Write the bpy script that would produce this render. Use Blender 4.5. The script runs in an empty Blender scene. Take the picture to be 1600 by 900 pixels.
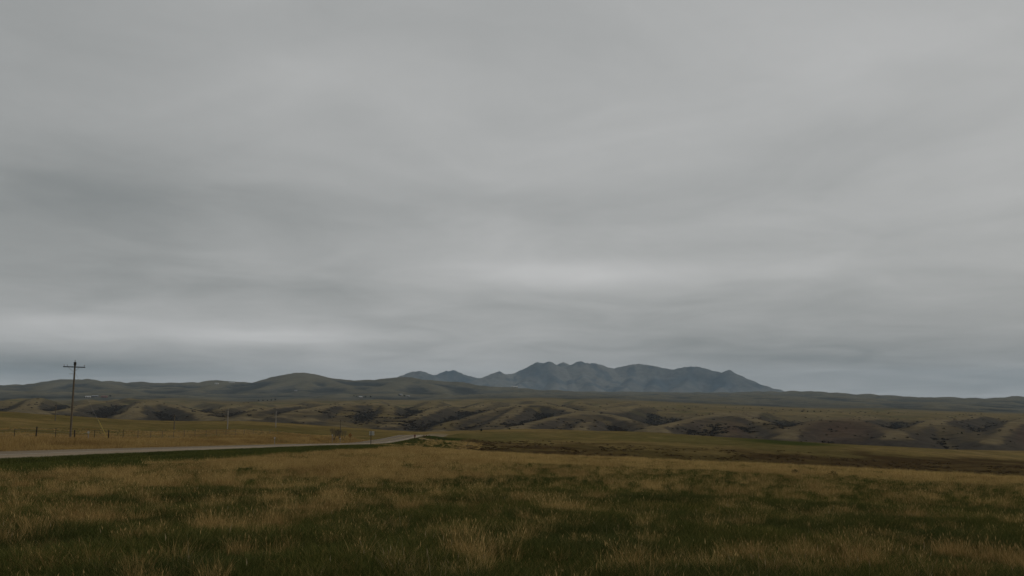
import bpy, bmesh, math, random
import numpy as np
from mathutils import Vector, Matrix

random.seed(7)
RNG = np.random.default_rng(11)
scene = bpy.context.scene
COL = scene.collection
R = math.radians

# ------------------------------------------------------------------ camera model
F = 1331.0                       # focal length in photograph pixels (1600 wide)
PITCH = math.atan(168.0 / F)     # the level horizon lies at row 618
CT, ST = math.cos(PITCH), math.sin(PITCH)
EYE = 1.65


def ray(px, py):
    a, b = (px - 800.0) / F, (450.0 - py) / F
    y = CT - b * ST
    return a / y, (ST + b * CT) / y          # X/Y and (Z-EYE)/Y


def pt(px, py, D):
    a, b = ray(px, py)
    return a * D, D, EYE + b * D


# ------------------------------------------------------------------ noise
def _hash(ix, iy, seed):
    h = (ix.astype(np.int64) * 374761393 + iy.astype(np.int64) * 668265263 + seed * 974634613) & 0xFFFFFFFF
    h = ((h ^ (h >> 13)) * 1274126177) & 0xFFFFFFFF
    return h ^ (h >> 16)


def perlin(x, y, seed=0):
    x = np.asarray(x, dtype=np.float64); y = np.asarray(y, dtype=np.float64)
    ix, iy = np.floor(x), np.floor(y)
    fx, fy = x - ix, y - iy

    def g(dx, dy):
        a = _hash(ix + dx, iy + dy, seed) / 4294967296.0 * 2 * math.pi
        return np.cos(a) * (fx - dx) + np.sin(a) * (fy - dy)
    ux = fx * fx * fx * (fx * (fx * 6 - 15) + 10)
    uy = fy * fy * fy * (fy * (fy * 6 - 15) + 10)
    a = g(0, 0) * (1 - ux) + g(1, 0) * ux
    b = g(0, 1) * (1 - ux) + g(1, 1) * ux
    return (a * (1 - uy) + b * uy) * 1.5


def fbm(x, y, oct=4, seed=0, gain=0.5):
    s, a = 0.0, 1.0
    for i in range(oct):
        s = s + a * perlin(x * 2 ** i, y * 2 ** i, seed + i * 17)
        a *= gain
    return s


def ridged(x, y, oct=3, seed=0):
    s, a = 0.0, 1.0
    for i in range(oct):
        s = s + a * (1 - np.abs(perlin(x * 2 ** i, y * 2 ** i, seed + i * 23)) * 1.6)
        a *= 0.5
    return s / 1.75


def sstep(a, b, x):
    t = np.clip((x - a) / (b - a), 0, 1)
    return t * t * (3 - 2 * t)


# ------------------------------------------------------------------ terrain profile
FAR_L = [(8000, 610), (16500, 619)]
COLS = {
    0: [(68, 698), (75, 695.5), (100, 685), (150, 671), (250, 655.5), (400, 640.5), (480, 646), (700, 648), (1000, 641), (1250, 634),
        (1600, 627), (2200, 620), (3000, 613), (3600, 611), (4500, 606.5), (5500, 602), (8000, 612), (16500, 619)],
    200: [(75, 697.5), (100, 691), (150, 681), (250, 668), (400, 656), (520, 662), (800, 668), (1100, 655), (1500, 642), (2000, 630),
          (2600, 622), (3200, 616), (4000, 611), (5000, 603), (5500, 599), (8000, 610), (16500, 619)],
    400: [(100, 697), (130, 691), (200, 678), (300, 666), (450, 657), (560, 664), (800, 668), (1100, 655), (1400, 648), (1800, 637),
          (2400, 628), (3000, 623), (4000, 616), (5000, 605), (5500, 600), (8000, 610), (16500, 619)],
    580: [(200, 690), (260, 684), (350, 676), (450, 669), (560, 677), (750, 690), (950, 672), (1200, 657), (1500, 643), (1700, 633),
          (2200, 626), (3000, 621), (4000, 613), (5000, 602), (5500, 598), (8000, 610), (16500, 619)],
    650: [(130, 697.5), (160, 704), (200, 701), (250, 688), (300, 682.5), (400, 677), (450, 675), (560, 686), (750, 700), (950, 682),
          (1200, 664), (1500, 646), (1800, 634), (2300, 627), (3000, 622), (4000, 614), (5000, 606), (5500, 603), (8000, 610), (16500, 619)],
    800: [(90, 710), (130, 714), (180, 725), (230, 708), (300, 692), (400, 675), (500, 668), (600, 690), (800, 705), (1000, 690),
          (1300, 662), (1600, 640), (1900, 630), (2500, 624), (3200, 619), (4000, 614), (5000, 611), (8000, 611), (16500, 619)],
    1000: [(70, 718), (110, 733), (160, 742), (220, 728), (300, 697), (400, 683), (500, 673), (620, 690), (800, 708), (1000, 690),
           (1300, 664), (1600, 645), (1900, 632), (2500, 626), (3300, 621.5), (4500, 617), (6000, 614), (8000, 612), (16500, 619)],
    1200: [(64, 727), (100, 738), (150, 751), (200, 748), (260, 723), (350, 696.5), (400, 694), (500, 686), (620, 700), (800, 712),
           (1000, 695), (1300, 672), (1600, 650), (1900, 638), (2500, 634), (3200, 629), (4500, 619), (6000, 613), (8000, 616), (16500, 621)],
    1400: [(60, 738), (100, 748), (150, 765), (200, 760), (270, 732), (380, 702), (440, 703), (550, 697), (700, 706), (850, 712),
           (1000, 697), (1300, 674), (1600, 654), (1900, 643), (2500, 640), (3200, 633), (4500, 625), (6000, 620), (8000, 626), (16500, 622)],
    1600: [(58, 748), (100, 758), (150, 778), (200, 765), (280, 735), (400, 717), (480, 722), (620, 703), (720, 708), (850, 714),
           (1000, 700), (1300, 676), (1600, 657), (1900, 646), (2500, 642), (3200, 636), (4500, 626), (6000, 621), (8000, 627), (16500, 622)],
}


def near_h(D, X):
    return 1.65 + 0.047 * D + np.where(X > 0, 0.030, 0.012) * np.clip(X, -45, 45)


UT = np.arange(-700.0, 2301.0, 20.0)
LT = np.linspace(math.log(4.0), math.log(17500.0), 420)


def build_table():
    us = sorted(COLS)
    rows = []
    for u in us:
        L, H = [], []
        first = COLS[u][0][0]
        for D in (4, 6, 9, 13, 18, 25, 33, 42, 52, 62, 75, 90, 110):
            if D < first * 0.88:
                L.append(math.log(D)); H.append(float(near_h(D, (u - 800) / F * D)))
        for D, y in COLS[u]:
            L.append(math.log(D)); H.append(-ray(u, y)[1] * D)
        L.append(math.log(17500)); H.append(H[-1] * 1.05)
        # angle-like interpolation (h / D) keeps far rows well behaved
        q = np.interp(LT, L, np.array(H) / np.exp(np.array(L)))
        rows.append(q)
    rows = np.array(rows)
    T = np.empty((len(UT), len(LT)))
    for j in range(len(LT)):
        T[:, j] = np.interp(UT, us, rows[:, j])

    def blur(A, s, ax):
        r = int(3 * s) + 1
        k = np.exp(-0.5 * (np.arange(-r, r + 1) / s) ** 2); k /= k.sum()
        pad = [(0, 0), (0, 0)]; pad[ax] = (r, r)
        B = np.pad(A, pad, mode='edge')
        return np.apply_along_axis(lambda v: np.convolve(v, k, mode='valid'), ax, B)
    T = blur(T, 1.6, 0)
    T = blur(T, 1.7, 1)
    return T


TAB = build_table()


def table_h(X, Y):
    D = np.clip(Y, 4.0, 17400.0)
    u = np.clip(800.0 + F * X / np.maximum(Y, 1.0), -699, 2299)
    fu = (u - UT[0]) / 20.0
    fl = (np.log(D) - LT[0]) / (LT[1] - LT[0])
    iu = np.clip(fu.astype(int), 0, len(UT) - 2); il = np.clip(fl.astype(int), 0, len(LT) - 2)
    a, b = fu - iu, fl - il
    q = (TAB[iu, il] * (1 - a) * (1 - b) + TAB[iu + 1, il] * a * (1 - b) + TAB[iu, il + 1] * (1 - a) * b + TAB[iu + 1, il + 1] * a * b)
    return q * D


def catmull(P, n=6):
    P = [np.array(p, float) for p in P]
    out = []
    for i in range(len(P) - 1):
        p0 = P[i - 1] if i else 2 * P[0] - P[1]
        p1, p2 = P[i], P[i + 1]
        p3 = P[i + 2] if i + 2 < len(P) else 2 * P[-1] - P[-2]
        for k in range(n):
            t = k / n
            out.append(0.5 * (2 * p1 + (p2 - p0) * t + (2 * p0 - 5 * p1 + 4 * p2 - p3) * t * t + (3 * p1 - p0 - 3 * p2 + p3) * t ** 3))
    out.append(P[-1])
    return np.array(out)


def ridge_field(X, Y, line, s, w, L, reach, warp=None, world=False):
    """height of a ridge over every point; -inf out of reach"""
    P = np.array(line) if world else np.array([pt(*p) for p in line])
    Z = np.full(X.shape, -1e9)
    m = (X > P[:, 0].min() - reach) & (X < P[:, 0].max() + reach) & (Y > P[:, 1].min() - reach) & (Y < P[:, 1].max() + reach)
    if not m.any():
        return Z
    x, y = X[m], Y[m]
    best = np.full(x.shape, -1e9)
    for i in range(len(P) - 1):
        ax, ay, az = P[i]; bx, by, bz = P[i + 1]
        dx, dy = bx - ax, by - ay
        t = np.clip(((x - ax) * dx + (y - ay) * dy) / (dx * dx + dy * dy + 1e-9), 0, 1)
        d = np.hypot(x - ax - dx * t, y - ay - dy * t)
        if warp is not None:
            d = d * (1 + warp[m] * np.clip(d / (2.5 * L * 0.5), 0, 1))
        r = np.sqrt(d * d + w * w) - w
        best = np.maximum(best, az + (bz - az) * t - s * L * np.log1p(r / L))
    Z[m] = best
    return Z


def smax(a, b, k):
    h = np.maximum(k - np.abs(a - b), 0) / k
    return np.maximum(a, b) + h * h * k * 0.25


SPURS = [
    [(700, 634, 1800), (684, 636.5, 1600), (660, 646, 1350), (631, 656, 1150), (606, 665, 980)],
    [(831, 631, 1800), (787, 636, 1620), (760, 644, 1420), (734, 652.5, 1250), (702, 661, 1080), (681, 674, 880)],
    [(831, 631, 1750), (863, 633, 1600), (891, 640, 1450), (908, 646, 1350)],
    [(815, 634, 1600), (800, 645, 1350), (780, 657, 1120), (765, 667, 930)],
    [(1000, 633, 1850), (957, 637, 1650), (920, 642.6, 1450), (884, 648, 1250), (853, 655, 1100), (821, 663, 950), (800, 668, 850)],
    [(929, 645, 1380), (957, 649, 1250), (1000, 661.5, 1050), (1015, 669, 950)],
    [(905, 648, 1300), (915, 657, 1100), (905, 668, 930)],
    [(1019, 669, 900), (1062, 659, 1050), (1094, 651, 1250), (1123, 646, 1400), (1180, 642, 1750)],
    [(1123, 646, 1400), (1160, 650, 1250), (1189, 658, 1100), (1217, 673, 930)],
    [(1120, 652, 1250), (1128, 662, 1080), (1140, 676, 900)],
    [(1223, 682, 850), (1247, 668.6, 950), (1267, 660, 1050), (1293, 655, 1150), (1321, 654.6, 1200), (1350, 649, 1650)],
    [(1321, 654.6, 1200), (1340, 658, 1100), (1363, 665.5, 1000), (1387, 673, 920), (1405, 683, 850)],
    [(1305, 658, 1120), (1310, 668, 1000), (1318, 680, 900)],
    [(1390, 686, 850), (1430, 668, 1000), (1460, 657, 1200), (1500, 653, 1400), (1525, 648, 1750)],
    [(1462, 656, 1220), (1484, 667, 1060), (1508, 684, 900)],
    [(1545, 690, 850), (1570, 671, 1000), (1592, 657, 1250), (1625, 650, 1650)],
    [(1680, 690, 850), (1700, 667, 1050), (1722, 654, 1350), (1760, 649, 1700)],
    [(1830, 690, 850), (1850, 667, 1050), (1872, 654, 1350), (1900, 649, 1700)],
    [(590, 630, 1800), (551, 632, 1600), (514, 634, 1450), (471, 640, 1250), (436, 650, 1050)],
    [(551, 632, 1600), (545, 642, 1380), (536, 655, 1150), (528, 664, 980)],
    [(606, 632, 1700), (608, 640, 1450), (598, 652, 1220), (580, 662, 1020)],
    [(510, 634, 1450), (492, 645, 1200), (480, 655, 1020)],
    [(462, 632, 1700), (430, 636, 1450), (405, 640, 1280), (378, 651, 1030)],
    [(200, 622, 2300), (232, 626, 1950), (264, 631, 1650), (280, 636, 1500), (310, 643.5, 1280), (335, 653, 1050)],
    [(232, 626, 1950), (215, 634, 1550), (205, 645, 1200)],
    [(395, 628, 2200), (360, 634, 1800), (340, 641, 1500), (332, 648, 1250)],
    [(60, 621, 2000), (48, 630, 1500), (40, 638, 1150)],
    [(165, 626, 1950), (130, 632, 1600), (104, 640, 1200)],
    [(-80, 621, 2000), (-90, 630, 1500), (-100, 638, 1150)],
]
def upper_spurs():
    rg = random.Random(17)
    out = []
    u = -260.0
    while u < 1010:
        far, near = rg.uniform(2500, 2800), rg.uniform(1350, 1700)
        du = rg.uniform(-70, 70)
        n = 5
        ln = []
        for k in range(n + 1):
            t = k / n
            D = far + (near - far) * t
            uu = u + du * t + rg.uniform(-9, 9)
            X = (uu - 800) / F * D
            hh = float(table_h(np.array([X]), np.array([D]))[0]) + 2.0 + 7.0 * max(0.0, t - 0.45) * rg.uniform(0.6, 1.6)
            ln.append((X, D, EYE - hh))
        out.append(ln)
        u += rg.uniform(42, 92)
    return out


UPPER = upper_spurs()
FAR_SKY = [(-500, 600, 5600), (-250, 602, 5500), (-50, 602, 5500), (0, 600.8, 5500), (50, 599, 5500), (80, 593.8, 5400), (100, 591.8, 5400), (125, 591.8, 5450),
           (145, 592, 5400), (160, 594.5, 5450), (200, 596, 5500), (250, 597.3, 5500), (290, 597, 5500), (340, 594, 5500), (375, 597, 5550), (400, 596, 5600),
           (430, 588, 5700), (455, 583, 5700), (480, 581.8, 5700), (495, 585.5, 5700), (520, 591, 5700), (550, 593.5, 5700), (600, 592, 5500),
           (630, 588.6, 5400), (660, 593, 5300), (720, 597, 5200), (745, 601, 5100), (765, 602.6, 5000), (787, 604, 5000), (825, 607, 5000), (853, 609, 5000),
           (910, 612, 5000), (948, 616, 4800)]
FAR_RIGHT = [(1120, 613, 6500), (1160, 611.5, 6400), (1210, 610.8, 6200), (1270, 610.8, 6000), (1300, 612.3, 6000), (1350, 615, 6000), (1400, 616.8, 6000),
             (1440, 620.2, 6000), (1480, 621.8, 6000), (1520, 620.8, 6000), (1550, 621.8, 6000), (1570, 619.8, 6000), (1600, 618.3, 6000),
             (1700, 617, 6000), (1900, 619, 6000), (2200, 617, 6000)]
FAR_SPURS = [
    [(100, 592, 5300), (70, 600, 4500), (55, 606, 4000)], [(150, 593, 5300), (185, 601, 4500), (215, 608, 3900)],
    [(480, 583, 5500), (440, 596, 4900), (400, 606, 4300), (380, 613, 3800)], [(495, 586, 5500), (540, 600, 4700), (560, 609, 4100)],
    [(470, 584, 5500), (480, 600, 4700), (470, 612, 3900)],
    [(340, 595, 5300), (320, 603, 4600), (290, 612, 3900)], [(630, 590, 5200), (610, 602, 4500), (590, 612, 3900)],
    [(660, 594, 5100), (690, 604, 4500), (705, 613, 3900)], [(765, 603, 4900), (745, 610, 4400), (730, 617, 3900)],
    [(825, 608, 4800), (850, 614, 4300), (870, 619, 3800)],
    [(1240, 612, 5900), (1195, 621, 4600), (1150, 629, 3700)], [(1290, 613, 5900), (1330, 622, 4700), (1370, 630, 3800)],
    [(1400, 618, 5900), (1430, 625, 4700), (1470, 632, 3800)], [(1570, 621, 5800), (1540, 627, 4700), (1510, 634, 3800)],
    [(1120, 616, 5600), (1080, 622, 4300), (1050, 627, 3500)],
]
M_LEFT = [(590, 597, 11500), (607, 593.5, 11500), (625, 588.5, 11500), (640, 582, 11500), (655, 579, 11500), (668, 583, 11600), (676, 587.5, 11800)]
M_SECOND = [(655, 590, 12600), (676, 586.5, 12600), (690, 582.5, 12600), (697, 579.2, 12600), (701, 580.8, 12600), (708, 577.6, 12600), (716, 582.5, 12600),
            (730, 586.8, 12600), (750, 591, 12600), (765, 595, 12600)]
M_MAIN = [(735, 596, 11500), (752, 590.5, 11600), (765, 585, 11700), (777, 580.2, 11800), (780, 579.8, 11800), (790, 584.4, 11900), (803, 583, 12000), (820, 577, 12100), (832, 570, 12200),
          (840, 565.2, 12200), (848, 568.0, 12200), (857, 564.3, 12200), (865, 568, 12300), (872, 571.6, 12400), (880, 565.4, 12500), (888, 572.4, 12500),
          (896, 568, 12400), (908, 564.2, 12300), (914, 567.4, 12300), (917, 565.5, 12300), (921, 567.5, 12300), (930, 567, 12300), (945, 572, 12400), (955, 575, 12500), (970, 572.3, 12500),
          (990, 569, 12400), (1005, 568.8, 12400), (1020, 571, 12300), (1047, 577, 12100), (1060, 574.8, 12000), (1085, 572.3, 11900), (1100, 575, 11800),
          (1120, 580, 11700), (1132, 582.6, 11700), (1138, 577.4, 11600), (1150, 584, 11600), (1175, 595, 11500), (1196, 606, 11400), (1204, 612, 11300), (1206, 618, 11250)]
M_SPURS = [
    [(840, 567, 12100), (820, 582, 11500), (800, 595, 10700), (785, 603, 9900)], [(857, 566, 12100), (868, 582, 11400), (862, 597, 10500), (850, 606, 9600)],
    [(908, 566, 12200), (915, 580, 11500), (930, 595, 10600), (940, 606, 9600)], [(990, 570, 12300), (985, 584, 11500), (975, 597, 10600), (990, 607, 9600)],
    [(1085, 573, 11800), (1070, 586, 11200), (1050, 598, 10400), (1040, 608, 9500)], [(1138, 580, 11500), (1130, 592, 11000), (1110, 602, 10300), (1100, 609, 9600)],
    [(780, 581, 11700), (772, 592, 11100), (760, 602, 10400)], [(655, 580, 11400), (648, 590, 10900), (640, 598, 10300)],
    [(708, 580, 12500), (712, 591, 11900), (720, 600, 11200)], [(880, 568, 12400), (890, 580, 11800), (895, 594, 11000)],
    [(1020, 572, 12200), (1025, 585, 11500), (1015, 598, 10700)],
]

ROAD_X, ROAD_HW = -34.0, 3.7
RD = np.array([-90, -30, 0, 30, 51, 71, 102, 128, 168, 207, 250, 290, 330, 380, 450, 600], float)
RH = np.array([1.1, 1.4, 1.75, 2.55, 3.48, 4.42, 5.95, 7.2, 9.3, 11.2, 12.45, 13.1, 15.0, 19.0, 25.0, 36.0])
_t = np.arange(-90, 600.1, 2.0)
_h = np.interp(_t, RD, RH)
_k = np.exp(-0.5 * (np.arange(-12, 13) / 4.0) ** 2); _k /= _k.sum()
_h = np.convolve(np.pad(_h, 12, mode='edge'), _k, mode='valid')


def road_h(Y):
    return np.interp(Y, _t, _h)


def height(X, Y):
    """ground height (world z) at every X, Y"""
    Rr = np.hypot(X, Y)
    az = np.abs(np.arctan2(X, Y))
    h = table_h(X, Y)
    plain = 1.65 + 0.047 * np.clip(Y, -60, 60) + 0.0 * X
    wt = sstep(R(66), R(48), az)
    h = np.where(wt > 0, h * wt + plain * (1 - wt), plain)
    uu = 800 + F * X / np.maximum(Y, 1.0)
    h = h + sstep(840, 1020, Y) * (14.0 * sstep(1750, 1420, Y) + 18.0 * sstep(2850, 2250, Y) * (1 - 0.75 * sstep(900, 1120, uu) * sstep(1500, 1750, Y)))
    z = EYE - h
    # rolling ground
    amp = np.clip((Rr - 20) / 200, 0, 1)
    z = z + 0.06 * fbm(X / 6.0, Y / 6.0, 3, 3) * np.clip(Rr / 10, 0, 1) + 0.45 * amp * sstep(800, 300, Rr) * fbm(X / 40.0, Y / 40.0, 3, 5)
    front = Y > 0
    # dissected hills
    band = sstep(720, 1000, Rr) * sstep(3000, 2300, Rr)
    wx, wy = 60 * fbm(X / 260, Y / 260, 2, 41), 60 * fbm(X / 260 + 9, Y / 260, 2, 43)
    z = z + band * (1 - 0.6 * sstep(900, 1120, uu) * sstep(1500, 1750, Y)) * (5.0 * (ridged((X + wx) / 230, (Y + wy) / 320, 3, 9) - 0.75) + 1.2 * fbm(X / 50, Y / 50, 3, 12))
    wp = 0.30 * fbm(X / 140, Y / 140, 2, 31)
    for ln in SPURS:
        zz = ridge_field(X, Y, catmull(ln, 5), 0.55, 32.0, 230.0, 330.0, wp)
        m = zz > -1e8
        nz = 2.2 * (ridged((X + wx) / 90, (Y + wy) / 90, 2, 77) - 0.8)
        z = np.where(m, smax(z, zz + nz * 0.7, 6.0), z)
    for ln in UPPER:
        zz = ridge_field(X, Y, catmull(ln, 3), 0.40, 30.0, 160.0, 300.0, wp, True)
        m = zz > -1e8
        nz = 2.2 * (ridged((X + wx) / 110, (Y + wy) / 110, 2, 79) - 0.8)
        z = np.where(m, smax(z, zz + nz, 5.0), z)
    # distant hills
    fb = sstep(2400, 3600, Rr) * sstep(9500, 7000, Rr)
    wx2, wy2 = 220 * fbm(X / 900, Y / 900, 2, 51), 220 * fbm(X / 900 + 7, Y / 900, 2, 53)
    g = ridged((X + wx2) / 750, (Y + wy2) / 1100, 3, 19)
    z = z + fb * (38.0 * (g - 0.85) + 4.0 * fbm(X / 180, Y / 180, 3, 21))
    for ln in FAR_SPURS:
        zz = ridge_field(X, Y, catmull(ln, 4), 0.27, 40.0, 400.0, 900.0)
        z = np.where(zz > -1e8, smax(z, zz - 12 + 14 * (g - 0.75), 10.0), z)
    for ln in (FAR_SKY, FAR_RIGHT):
        zz = ridge_field(X, Y, catmull(ln, 3), 0.36, 18.0, 420.0, 1500.0)
        z = np.where(zz > -1e8, smax(z, zz - 1 + 4.5 * fbm(X / 110, Y / 110, 4, 95), 5.0), z)
    # mountains
    mb = (Rr > 8000)
    if mb.any():
        wx3, wy3 = 260 * fbm(X / 1000, Y / 1000, 3, 61), 260 * fbm(X / 1000 + 5, Y / 1000, 3, 63)
        g3 = ridged((X + wx3) / 620, (Y + wy3) / 900, 4, 29)
        wp3 = 0.25 * fbm(X / 500, Y / 500, 3, 71)
        base = z.copy()
        zm = np.full(X.shape, -1e9)
        for ln in M_SPURS:
            zz = ridge_field(X, Y, catmull(ln, 3), 0.66, 40.0, 600.0, 2600.0, wp3)
            zm = np.maximum(zm, np.where(zz > -1e8, zz - 95 + 30 * (g3 - 0.8), -1e9))
        for ln, s in ((M_LEFT, .46), (M_SECOND, .50), (M_MAIN, .60)):
            zz = ridge_field(X, Y, catmull(ln, 2), s, 10.0, 900.0, 3200.0, wp3)
            zm = np.where(zz > -1e8, np.maximum(zm, zz + 9.0 * fbm(X / 70, Y / 70, 3, 91) - 2), zm)
        # carve gullies into the faces, leaving the crest untouched
        crest = np.full(X.shape, -1e9)
        for ln in (M_LEFT, M_SECOND, M_MAIN):
            crest = np.maximum(crest, ridge_field(X, Y, catmull(ln, 2), 1.2, 25.0, 9000.0, 600.0))
        far_from = sstep(20, 200, np.clip(zm - crest, 0, 400))
        zm = zm + far_from * 15 * (g3 - 0.95)
        z = np.where(zm > -1e8, smax(base, zm, 12.0), z)
    # road bed
    dx = np.abs(X - ROAD_X)
    zr = EYE - road_h(Y)
    along = sstep(-88, -60, Y) * sstep(420, 335, Y)
    # embankment and ditch on the near side, gentle cut on the far side
    wshould = sstep(11.0, 5.2, dx) * along
    z = z * (1 - wshould) + (zr - 0.25 - 0.35 * sstep(4.8, 7.5, dx)) * wshould
    z = np.where((dx < 4.8) & (along > 0.5), np.minimum(z, zr - 0.22), z)
    return z


# ------------------------------------------------------------------ polar grid
az_f = np.radians(np.arange(-37.0, 37.01, 0.085))
side = np.radians(np.concatenate([np.arange(38, 60, 1.5), np.arange(60, 181, 6.0)]))
AZ = np.concatenate([-side[::-1], az_f, side])
AZ[0] = -math.pi; AZ[-1] = math.pi
rr = [0.6]
while rr[-1] < 17000:
    r_ = rr[-1]
    rr.append(r_ * (1.10 if r_ < 4 else 1.013 if r_ < 600 else 1.0065 if r_ < 2200 else 1.010 if r_ < 4900 else 1.004 if r_ < 5750 else 1.010 if r_ < 11100 else 1.0022 if r_ < 12700 else 1.03))
RR = np.array(rr)
NA, NR = len(AZ), len(RR)
GA, GR = np.meshgrid(AZ, RR)                      # rows: radius
GX, GY = GR * np.sin(GA), GR * np.cos(GA)
GZ = height(GX, GY)


def zg(X, Y):
    """height of the built mesh at X, Y"""
    X = np.asarray(X, float); Y = np.asarray(Y, float)
    r = np.clip(np.hypot(X, Y), RR[0], RR[-1] * 0.999)
    a = np.arctan2(X, Y)
    ia = np.clip(np.searchsorted(AZ, a) - 1, 0, NA - 2); ir = np.clip(np.searchsorted(RR, r) - 1, 0, NR - 2)
    ta = (a - AZ[ia]) / (AZ[ia + 1] - AZ[ia]); tr = (r - RR[ir]) / (RR[ir + 1] - RR[ir])
    return (GZ[ir, ia] * (1 - ta) * (1 - tr) + GZ[ir, ia + 1] * ta * (1 - tr) + GZ[ir + 1, ia] * (1 - ta) * tr + GZ[ir + 1, ia + 1] * ta * tr)


def hit(px, py, d0, d1):
    """first ground point seen at a direction between two distances"""
    D = np.exp(np.linspace(math.log(d0), math.log(d1), 1500))
    a, b = ray(px, py)
    z = zg(a * D, D)
    below = (EYE + b * D) <= z
    i = int(np.argmax(below)) if below.any() else int(np.argmin(np.abs(EYE + b * D - z)))
    return float(a * D[i]), float(D[i]), float(z[i])


# ------------------------------------------------------------------ ground cover colours (vegetation and soil, with hill relief shading painted in)
U = 800 + F * GX / np.maximum(GY, 1.0)


def mixc(c, col, m):
    m = m[..., None]
    return c * (1 - m) + np.array(col) * m


def blob(u0, d0, su, sd):
    return np.exp(-((U - u0) / su) ** 2 - ((GY - d0) / sd) ** 2)


def cover():
    X, Y, Rr = GX, GY, GR
    n1 = fbm(X / 30, Y / 30, 4, 101); n2 = fbm(X / 9, Y / 9, 3, 103); n3 = fbm(X / 140, Y / 140, 4, 105); n4 = fbm(X / 420, Y / 420, 4, 107)
    c = np.zeros(X.shape + (3,))
    c[:] = (0.062, 0.060, 0.020)                                    # turf and thatch under the tall grass
    # meadows past the crest
    far = sstep(105, 150, Rr)
    c = mixc(c, (0.132, 0.096, 0.036), far)
    c = mixc(c, (0.165, 0.115, 0.048), far * sstep(0.0, 0.6, n1 + 0.5 * n3) * 0.85)
    c = mixc(c, (0.080, 0.066, 0.023), far * sstep(-0.05, 0.5, -n3 + 0.4 * n2) * 0.75)
    streak = fbm(X / 60 + 0.3 * n1, Y / 9, 3, 109)
    c = mixc(c, (0.070, 0.052, 0.020), far * sstep(0.25, 0.6, streak) * sstep(700, 400, Rr) * 0.7)
    # reddish brown low scrub in the swale
    swale = sstep(95, 140, Rr) * sstep(325 + 40 * n1, 262 + 40 * n1, Y - 0.09 * np.clip(U - 900, -100, 700)) * sstep(655, 740, U)
    c = mixc(c, (0.044, 0.029, 0.013), swale * np.clip(0.88 + 0.35 * n1 + 0.25 * n2, 0, 1))
    c = mixc(c, (0.075, 0.058, 0.020), swale * sstep(0.1, 0.6, n3) * 0.6)
    # bright green seeded strip
    c = mixc(c, (0.034, 0.040, 0.010), np.clip(1.3 * blob(1225, 440, 85, 55), 0, 1))
    c = mixc(c, (0.075, 0.078, 0.022), blob(1050, 400, 120, 60) * 0.25)
    c = mixc(c, (0.060, 0.062, 0.022), sstep(640, 700, U) * sstep(900, 800, U) * sstep(285, 310, Y) * sstep(420, 380, Y) * 0.3)
    # hill country
    hill = sstep(640, 780, Rr)
    hc = np.zeros_like(c); hc[:] = (0.080, 0.061, 0.032)
    hc = mixc(hc, (0.100, 0.076, 0.034), sstep(-0.1, 0.6, n3))
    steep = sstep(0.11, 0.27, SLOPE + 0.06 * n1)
    hc = mixc(hc, (0.036, 0.031, 0.025), steep * 0.9)               # sagebrush tone, also painted shading that darkens the steeper sides
    hc = mixc(hc, (0.038, 0.033, 0.025), sstep(0.05, 0.5, n1 * 0.7 - n3 * 0.6) * 0.6)
    hc = mixc(hc, (0.060, 0.050, 0.038), sstep(1480, 1250, Y) * sstep(690, 770, U) * 0.45)
    hc = mixc(hc, (0.066, 0.055, 0.038), sstep(0.0, 0.6, n4) * 0.5)
    top = sstep(1480, 1850, Y)
    hc = mixc(hc, (0.138, 0.106, 0.050), top * np.clip(0.80 + 0.4 * n4, 0, 1) * (1 - 0.6 * steep))
    hc = mixc(hc, (0.074, 0.068, 0.030), top * sstep(0.0, 0.5, n3 - 0.2) * 0.8)
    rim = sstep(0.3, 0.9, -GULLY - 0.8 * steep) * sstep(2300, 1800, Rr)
    hc = mixc(hc, (0.150, 0.117, 0.064), rim * 0.7)                   # dry grass on the spur crests, lightened as painted ridge light
    scar = np.clip(blob(1310, 1000, 60, 170) + blob(1140, 980, 20, 150) + 0.8 * blob(1590, 960, 18, 120) + 0.4 * blob(1090, 1050, 20, 100), 0, 1)
    hc = mixc(hc, (0.060, 0.040, 0.028), scar * 0.85)
    hc = mixc(hc, (0.085, 0.062, 0.042), scar * sstep(0.35, 0.7, n1 + n2 * 0.5) * 0.6)
    hc = mixc(hc, (0.028, 0.025, 0.019), brush_mask(X, Y, Rr, GULLY) * 0.8)
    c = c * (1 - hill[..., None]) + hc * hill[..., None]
    # distant hills
    fh = sstep(2650, 3150, Rr + 260 * n4)
    fc = np.zeros_like(c); fc[:] = (0.075, 0.072, 0.057)
    fn = fbm(X / 300, Y / 700, 5, 131)
    f2 = fbm(X / 80, Y / 190, 4, 133)
    fc = mixc(fc, (0.118, 0.106, 0.070), sstep(-0.1, 0.7, -0.6 * GULLY + 0.6 * f2 + 0.6 * fbm(X / 500, Y / 900, 4, 137)) * 0.75)  # raised ground paler, light on the relief put into the colour
    fc = mixc(fc, (0.028, 0.030, 0.028), sstep(0.15, 0.8, 0.55 * GULLY + 0.7 * fn + 0.7 * f2) * 0.75)  # hollows darkened, relief shading painted into the cover
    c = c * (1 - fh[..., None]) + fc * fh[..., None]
    # mountains: pale grass, dark conifers on the upper faces
    mt = sstep(8200, 9300, Rr)
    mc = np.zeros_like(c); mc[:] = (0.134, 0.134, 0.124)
    fn = fbm(X / 260, Y / 420, 4, 141)
    up = sstep(20, 170, GZ)
    forest = np.clip(sstep(0.05, 0.30, fn + 0.25 * up - 0.28) * 0.9, 0, 1)
    solid = np.clip(1.2 * blob(845, 11700, 22, 700) + 1.3 * blob(706, 12300, 38, 900) + blob(1110, 11300, 75, 700) + 0.8 * blob(1020, 11500, 40, 500) + 0.7 * blob(665, 11300, 14, 500), 0, 1)
    forest = np.clip(np.maximum(forest * 0.8, solid * (0.75 + 0.5 * fn)), 0, 1) * sstep(-10, 60, GZ)
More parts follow.
